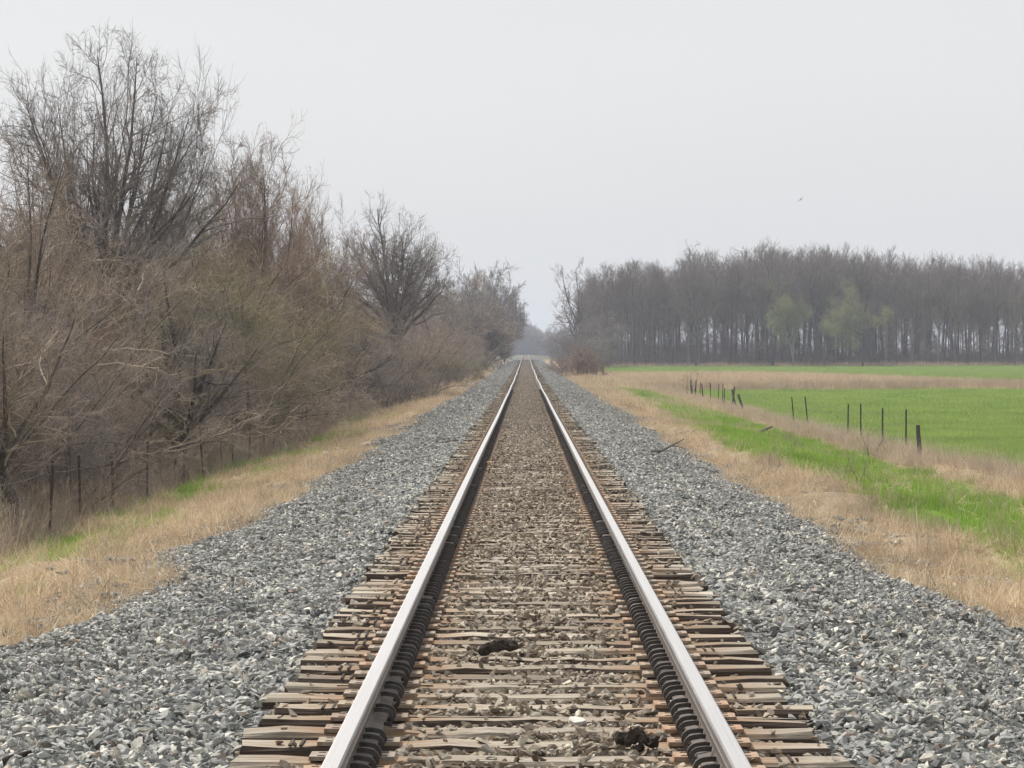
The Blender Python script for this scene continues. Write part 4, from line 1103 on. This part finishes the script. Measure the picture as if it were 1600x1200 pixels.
# crop on the field
p = np.concatenate([stratified(10.5, 24, 60, 130, 26), stratified(10.5, 42, 130, 246, 3.2)]); x, y = p.T
k = (RNG.random(len(x)) < m_field(x, y)) & in_view(x, y, 1); x, y = x[k], y[k]; nr = y < 130
put('field_crop', C_crop, x[nr], y[nr], .6, 1.5, 'green crop covering the near field', 'crop'); print('crop', nr.sum())
put('far_field_crop', C_cropf, x[~nr], y[~nr], .8, 1.3, 'green crop farther out on the field', 'crop')
p = np.concatenate([stratified(8, 100, 380, 555, 1.1), stratified(30, 66, 246, 380, 2.6)]); x, y = p.T; k = (RNG.random(len(x)) < m_field(x, y)) & in_view(x, y, 1); x, y = x[k], y[k]
put('back_field_crop', C_cropf, x, y, 1.0, 1.6, 'green crop between straw strip and wood', 'crop')
# straw strip across the field
p = stratified(5, 64, 240, 400, 3.2); x, y = p.T; k = (RNG.random(len(x)) < m_strip(x, y)) & in_view(x, y, 1); x, y = x[k], y[k]
put('straw_strip_grass', C_patch, x, y, .7, 1.2, 'tall straw-coloured grass strip crossing the green field', 'dead grass'); print('strip', len(x))
x = 9 + 40 * RNG.random(900); y = 246 + 7 * RNG.random(900) + (fbm(x * .1, x * 0, 2) - .5) * -10
put('strip_weeds', C_weed, x, y, .6, 1.4, 'brown weeds along the near edge of the straw strip', 'weeds')
x = 9 + 95 * RNG.random(1100); y = 551 + 5 * RNG.random(1100)
put('wood_edge_grass', C_patch, x, y, .8, 1.8, 'pale dead grass along the foot of the wood', 'dead grass')
# tall dead growth along the right fence and the left fence
p = stratified(9.6, 13.4, 62, 260, 32); x, y = p.T
e0 = 10.65 + 1.1 * sm(88 - y, 0, 14) + .4 * (fbm(y * .3, x * 0, 2) - .5)
k = (RNG.random(len(x)) < np.exp(-((x - e0) / .42) ** 2) * np.where(y > 120, .6, 1) * (0.35 + 1.1 * fbm(x * .7, y * .35, 2))); x, y = x[k], y[k]
put('fence_row_grass', C_tall, x, y, .4, 1.0, 'pinkish tan dead grass clumped along the right fence', 'dead grass', tilt=.3); print('fencerow', len(x))
p = stratified(-11.5, -7.6, 44, 190, 16); x, y = p.T
k = in_view(x, y, 1) & (RNG.random(len(x)) < sm(-x, 7.7, 8.8) * (0.15 + 1.1 * fbm(x * .6 + 3, y * .3, 2)) * (1 - .8 * m_green(x, y))); x, y = x[k], y[k]
h_ = RNG.random(len(x)) < .5
put('left_weeds', C_weed, x[h_], y[h_], .6, 1.35, 'tall brown dead weeds along the left fence', 'weeds')
put('left_tall_grass', C_tall, x[~h_], y[~h_], .5, 1.0, 'grey-brown dead grass under the left thicket', 'dead grass')
p = stratified(5.0, 10, 30, 125, 5.5); x, y = p.T; k = in_view(x, y, 0) & (RNG.random(len(x)) < sm(fbm(x * .6, y * .3, 3), .45, .65) * np.where(m_green(x, y) > .5, .25, 1)); x, y = x[k], y[k]
put('verge_weeds', C_weed, x, y, .25, .6, 'sparse thin dead weeds on the right verge', 'weeds')

# ------------------------------------------------------------------ fences
def post_t(h, mat):
    mb = MB()
    mb.box((0, 0, h / 2 - .15), (.05, .008, h + .3), 0); mb.box((0, .016, h / 2 - .15), (.008, .028, h + .3), 0)
    for q in np.arange(.15, h - .05, .06): mb.box((0, -.007, q), (.014, .008, .018), 0)
    return mb.mesh('post', [mat])
def post_w(h, r):
    mb = MB(); mb.tube([(0, 0, -.3), (.005, 0, h * .4), (-.006, .004, h * .8), (0, 0, h)], [r * 1.05, r, r * .95, r * .88], 9)
    return mb.mesh('wooden_post', [M['wood_post']])
def wires(parent, pts, hs):
    for h in hs:
        mb = MB(); P = []
        for i, (a, b_, c_) in enumerate(pts):
            P.append((a, b_, c_ + h))
            if i < len(pts) - 1:
                n_ = pts[i + 1]; P.append(((a + n_[0]) / 2, (b_ + n_[1]) / 2, (c_ + n_[2]) / 2 + h - .035))
        mb.tube(P, .0045, 4, 0, False)
        obj('wire', mb.mesh('wire', [M['wire']]), parent)
fl = empty('wire_fence', (-8.5, 50, gz(-8.5, 50))); tag(fl, 'old wire fence on rusty steel posts under the left thicket', 'fence')
pm = [post_t(1.42, M['tpost']), post_t(1.3, M['tpost'])]
pts = []
for i, Zp in enumerate([50.3, 55.4, 60.0, 64.3, 69.6, 78.3, 82.4, 86.8, 91.2, 96, 101, 106, 111.5, 117, 122, 128]):
    xp = -8.5 + .06 * math.sin(i * 2.1); zp = gz(xp, Zp)
    q = obj('post', pm[i % 2], fl, Vector((xp, Zp, zp)) - fl.location); q.rotation_euler = (RNG.normal(0, .02), RNG.normal(0, .035), RNG.normal(0, .2)); q.scale = (1, 1, .95 + .15 * RNG.random())
    pts.append(tuple(Vector((xp, Zp - .012, zp)) - fl.location))
wires(fl, pts, (.45, .85, 1.2))
fr = empty('wire_fence', (11, 86, gz(11, 86))); tag(fr, 'wire fence with dark posts between the green strip and the field', 'fence')
pg = [post_t(1.36, M['tpost_green']), post_t(1.25, M['tpost'])]; wp = [post_w(1.0, .065), post_w(1.3, .05)]
pts = []
for i, (px, kind, ty) in enumerate([(1435, 2, -.05), (1409, 0, 0), (1378, 0, 0), (1347, 0, 0), (1321, 0, .01), (1259, 0, -.10), (1242, 0, -.08), (1163, 2, -.30), (1149, 3, -.22), (1141, 3, .12), (1133, 1, 0), (1128, 0, .02),
                                    (1119, 1, .03), (1110, 0, -.03), (1101, 1, -.12), (1096, 1, -.05), (1091, 0, .02), (1086, 3, .06), (1081, 3, -.04)]):
    Zp = 11.0 * 4900 / (px - 821); xp = 11.0 + .08 * math.sin(i * 1.7); zp = gz(xp, Zp)
    me = pg[kind] if kind < 2 else wp[kind - 2]
    q = obj('wooden_post' if kind > 1 else 'post', me, fr, Vector((xp, Zp, zp)) - fr.location)
    q.rotation_euler = (RNG.normal(0, .02), ty, RNG.normal(0, .2))
    if kind == 2: q['label'] = 'thick dark wooden end post' if i == 0 else 'thick leaning weathered wooden post'
    pts.append(tuple(Vector((xp, Zp - .03, zp)) - fr.location))
wires(fr, pts, (.5, .9, 1.15))
# small forked saplings in the fence line
sap = bush(2.6, 3, 16, M['bark'], M['twig'], n2=6, n3=4, n4=2, r=.035, tw=.006, base=.18)
plant_obj('sapling', [('stem', sap[0]), ('twigs', sap[1])], 11.0, 208, .4, 1.05, 'small forked sapling at the far end of the right fence', 'sapling')
for px, Z, s, lab in [(1322, 66, .32, 'thin bare sapling in the green ditch below the right fence'), (1344, 58, .26, 'thin bare sapling on the verge nearest the right ballast'), (1205, 62, .24, 'thin dead sapling between right ballast and green strip'), (1240, 88, .28, 'spindly sapling in the green strip near the fence posts'), (1362, 92, .42, 'bare twiggy sapling beside the right fence posts')]:
    plant_obj('sapling', [('stem', sap[0]), ('twigs', sap[1])], X(px, Z), Z, trng.random() * 6, s, lab, 'sapling')

# ------------------------------------------------------------------ small things
def branch(name, pts, rads, mat, label, cat, twigs=()):
    o0 = Vector(pts[0]); e = empty(name, o0); tag(e, label, cat)
    mb = MB(); mb.tube([Vector(p_) - o0 for p_ in pts], rads, 7); obj('stick', mb.mesh('stick', [mat], True), e)
    for tp_, tr_ in twigs:
        mb = MB(); mb.tube([Vector(p_) - o0 for p_ in tp_], tr_, 5); obj('twig', mb.mesh('twig', [mat], True), e)
    return e
B = lambda a, b_, h: (a, b_, float(bz([a], [b_])[0]) + h)
def rough_log(name, L, r, mat, loc, rot, label, cat, seed=0, n=14, k=12):
    rng = np.random.default_rng(seed); V = []; F = []
    for i in range(n):
        u = i / (n - 1); xx = (u - .5) * L; e = (1 - abs(2 * u - 1) ** 6) ** .5 * .5 + .5 if 0 < i < n - 1 else .35
        for j in range(k):
            a = 2 * math.pi * j / k; rr = r * e * (1 + rng.normal(0, .16) + .12 * math.sin(3 * a + 5 * u))
            V.append((xx + rng.normal(0, r * .1), rr * math.cos(a), rr * math.sin(a) + .02 * math.sin(u * 3)))
    for i in range(n - 1):
        for j in range(k): F.append((i*k+j, i*k+(j+1)%k, (i+1)*k+(j+1)%k, (i+1)*k+j))
    F.append(tuple(range(k))[::-1]); F.append(tuple((n-1)*k+j for j in range(k)))
    me = bpy.data.meshes.new(name); me.from_pydata(V, [], F); me.materials.append(mat); me.update()
    o = obj(name, me, None, loc); o.rotation_euler = rot
    return tag(o, label, cat)
rough_log('charred_log', .235, .032, M['char'], (-.19, 17.75, -.15), (0, -.10, .25), 'short charred black log lying between the rails', 'log', 3)
e = empty('charred_clump', (.42, 13.6, -.19)); tag(e, 'clump of charred black wood chunks beside the right rail', 'charred wood')
for i, (dx, dy, dz, L_, r_) in enumerate([(.02, 0, .03, .10, .036), (-.055, .01, .03, .07, .028), (.085, .02, .025, .06, .026), (.03, -.04, .015, .05, .018)]):
    c = rough_log('chunk', L_, r_, M['char'], (dx, dy, dz), (i * .9, .2 * i, .5 + i), None, None, 20 + i, 8, 9); c.parent = e
def chip(name, d, mat, loc, rot, label, cat, seed):
    rng = np.random.default_rng(seed); bm = bmesh.new()
    out = [(-.5, -.2), (-.32, -.5), (.15, -.42), (.5, -.12), (.46, .3), (.1, .5), (-.3, .42)]
    top = [bm.verts.new((a * d[0] * (1 + rng.normal(0, .04)), b_ * d[1], d[2] * (.5 + rng.normal(0, .08)))) for a, b_ in out]
    bot = [bm.verts.new((v.co.x * 1.03, v.co.y * 1.03, -d[2] * .5)) for v in top]
    bm.faces.new(top); bm.faces.new(bot[::-1])
    for i in range(7): bm.faces.new((top[i], bot[i], bot[(i + 1) % 7], top[(i + 1) % 7]))
    bmesh.ops.recalc_face_normals(bm, faces=bm.faces)
    me = bpy.data.meshes.new(name); bm.to_mesh(me); bm.free(); me.materials.append(mat)
    o = obj(name, me, None, loc); o.rotation_euler = rot; return tag(o, label, cat)
chip('wood_chip', (.15, .075, .035), M['pale_wood'], B(2.02, 13.5, .07), (.25, .12, -.3), 'bleached white wood chip on the right ballast at the bottom corner', 'wood chip', 1)
chip('wood_chip', (.085, .07, .02), M['pale_wood'], (.20, 14.55, -.185), (.3, .1, .4), 'flat white chip lying on a tie between the rails', 'wood chip', 2)
chip('wood_chip', (.12, .05, .03), M['orange_wood'], (-.62, 49.5, -.16), (.1, .1, .1), 'orange split wood piece beside the left rail', 'wood chip', 3)
branch('fallen_branch', [B(2.45, 63.5, .03), (2.75, 64.4, -.42), (3.0, 65.2, -.33), (3.3, 66, -.22)], [.035, .028, .022, .01], M['stick'], 'long dark branch sticking up from the right ballast', 'branch', [([(3.0, 65.2, -.33), (3.15, 65.2, -.36), (3.3, 65.2, -.4)], [.012, .009, .004])])
branch('fallen_branch', [B(-2.0, 64, .05), B(-1.75, 64.6, .06), B(-1.45, 65.2, .07)], [.028, .03, .022], M['stick'], 'dark stick lying at the tie ends on the left', 'branch')
branch('fallen_branch', [B(-2.95, 48, .05), B(-2.7, 49.5, .06), B(-2.5, 51, .06)], [.022, .024, .014], M['stick'], 'thin stick on the left ballast slope', 'branch')
branch('fallen_branch', [B(-2.58, 14.9, .05), B(-2.5, 14.95, .06), B(-2.4, 14.98, .05)], [.013, .018, .012], M['char'], 'short dark stick half buried in the left ballast near the corner', 'branch')
G = lambda a, b_, h: (a, b_, gz(a, b_) + h)
branch('fallen_branch', [G(X(318, 82), 82, .35), G(X(328, 81), 81, .18), G(X(342, 80), 80, .05)], [.05, .045, .03], M['stick'], 'dark broken limb lying in the left ditch', 'branch')
branch('fallen_branch', [G(X(1185, 118), 118, .15), G(X(1196, 119), 119, .3), G(X(1206, 120), 120, .42)], [.05, .06, .04], M['stick'], 'weathered log end in the dead grass by the right fence', 'branch')
branch('fallen_branch', [G(6.9, 70, .1), G(7.3, 66, .1), G(7.9, 62, .08)], [.02, .025, .012], M['pale_wood'], 'bleached branch on the right verge above the green ditch', 'branch')
branch('fallen_branch', [G(X(152, 45.5), 45.5, .06), G(X(168, 45.6), 45.6, .12), G(X(182, 45.7), 45.7, .06)], [.02, .028, .018], M['char'], 'dark knotted root beside the pale board in the left grass', 'branch')
mb = MB(); mb.box((0, 0, 0), (.26, .09, .03), 0, .003); o = obj('board', mb.mesh('board', [M['grey_plank']]), None, G(X(138, 45), 45, .10)); o.rotation_euler = (.5, .03, .1)
tag(o, 'pale grey board lying in the dead grass on the left', 'board')
mb = MB(); mb.box((0, 0, .85), (.07, .02, 1.9), 0); mb.box((0, .03, .85), (.02, .045, 1.9), 0)
o = obj('leaning_post', mb.mesh('leaning_post', [M['tpost']]), None, (X(773, 400), 400, gz(X(773, 400), 400))); o.rotation_euler = (0, -.38, 0)
tag(o, 'thin dark post leaning left beside the far ballast', 'post')
# level crossing far down the line
mb = MB()
zc = float(rise(545))
for s_, w_ in ((-1.6, 1.4), (0, 1.22), (1.6, 1.4)):
    mb.box((s_, 0, -.02), (w_, 7.0, .06), 0)
o = obj('level_crossing', mb.mesh('level_crossing', [M['asphalt']]), None, (0, 548, zc)); tag(o, 'dark plank road crossing far down the track', 'crossing')

# bird
def bird():
    e = empty('bird', (X(1251, 120), 120, 1.505 + (558 - 312) * 120 / 4900)); tag(e, 'small dark bird gliding high over the field', 'bird')
    mb = MB(); mb.tube([(-.10, 0, 0), (-.07, 0, .004), (-.02, 0, .006), (.04, 0, .003), (.085, 0, 0), (.10, 0, -.002)], [.008, .020, .026, .022, .010, .004], 8)
    obj('body', mb.mesh('body', [M['bird']], True), e)
    for s_ in (-1, 1):
        V = [(-.045, 0, .01), (.03, 0, .01), (-.03, s_ * .08, .03), (.02, s_ * .09, .03), (.0, s_ * .17, .022), (.03, s_ * .165, .022)]
        V2 = [(a, b_, c_ - .006) for a, b_, c_ in V]
        me = bpy.data.meshes.new('wing'); me.from_pydata(V + V2, [], [(0, 1, 3, 2), (2, 3, 5, 4), (6, 8, 9, 7), (8, 10, 11, 9), (0, 2, 8, 6), (2, 4, 10, 8), (1, 7, 9, 3), (3, 9, 11, 5), (4, 5, 11, 10)]); me.materials.append(M['bird'])
        obj('wing', me, e)
    mb = MB(); mb.add([(.08, -.01, .003), (.08, .01, .003), (.16, .03, .0), (.16, -.03, .0), (.08, -.01, -.003), (.08, .01, -.003), (.16, .03, -.004), (.16, -.03, -.004)], [(0,1,2,3),(7,6,5,4),(0,3,7,4),(1,5,6,2),(3,2,6,7)])
    obj('tail', mb.mesh('tail', [M['bird']]), e)
    mb = MB(); mb.tube([(-.095, 0, .004), (-.11, 0, .006), (-.125, 0, .004), (-.142, 0, .001)], [.012, .014, .010, .001], 8); obj('head', mb.mesh('head', [M['bird']], True), e)
    e.rotation_euler = (R(-42), R(4), R(78)); e.scale = (.8, .8, .8)
bird()

# ------------------------------------------------------------------ haze
mb = MB()
mb.box((0, 1500, 13), (4950, 3200, 38), 0)
hz = bpy.data.materials.new('haze_air'); hz.use_nodes = True
hn = hz.node_tree.nodes; hn.remove(hn['Principled BSDF'])
pv = hn.new('ShaderNodeVolumePrincipled')
pv.inputs['Color'].default_value = (0.77, 0.835, 0.98, 1); pv.inputs['Density'].default_value = 0.0003; pv.inputs['Anisotropy'].default_value = 0.2
hz.node_tree.links.new(pv.outputs[0], hn['Material Output'].inputs['Volume'])
tag(obj('haze', mb.mesh('haze', [hz])), kind='stuff')
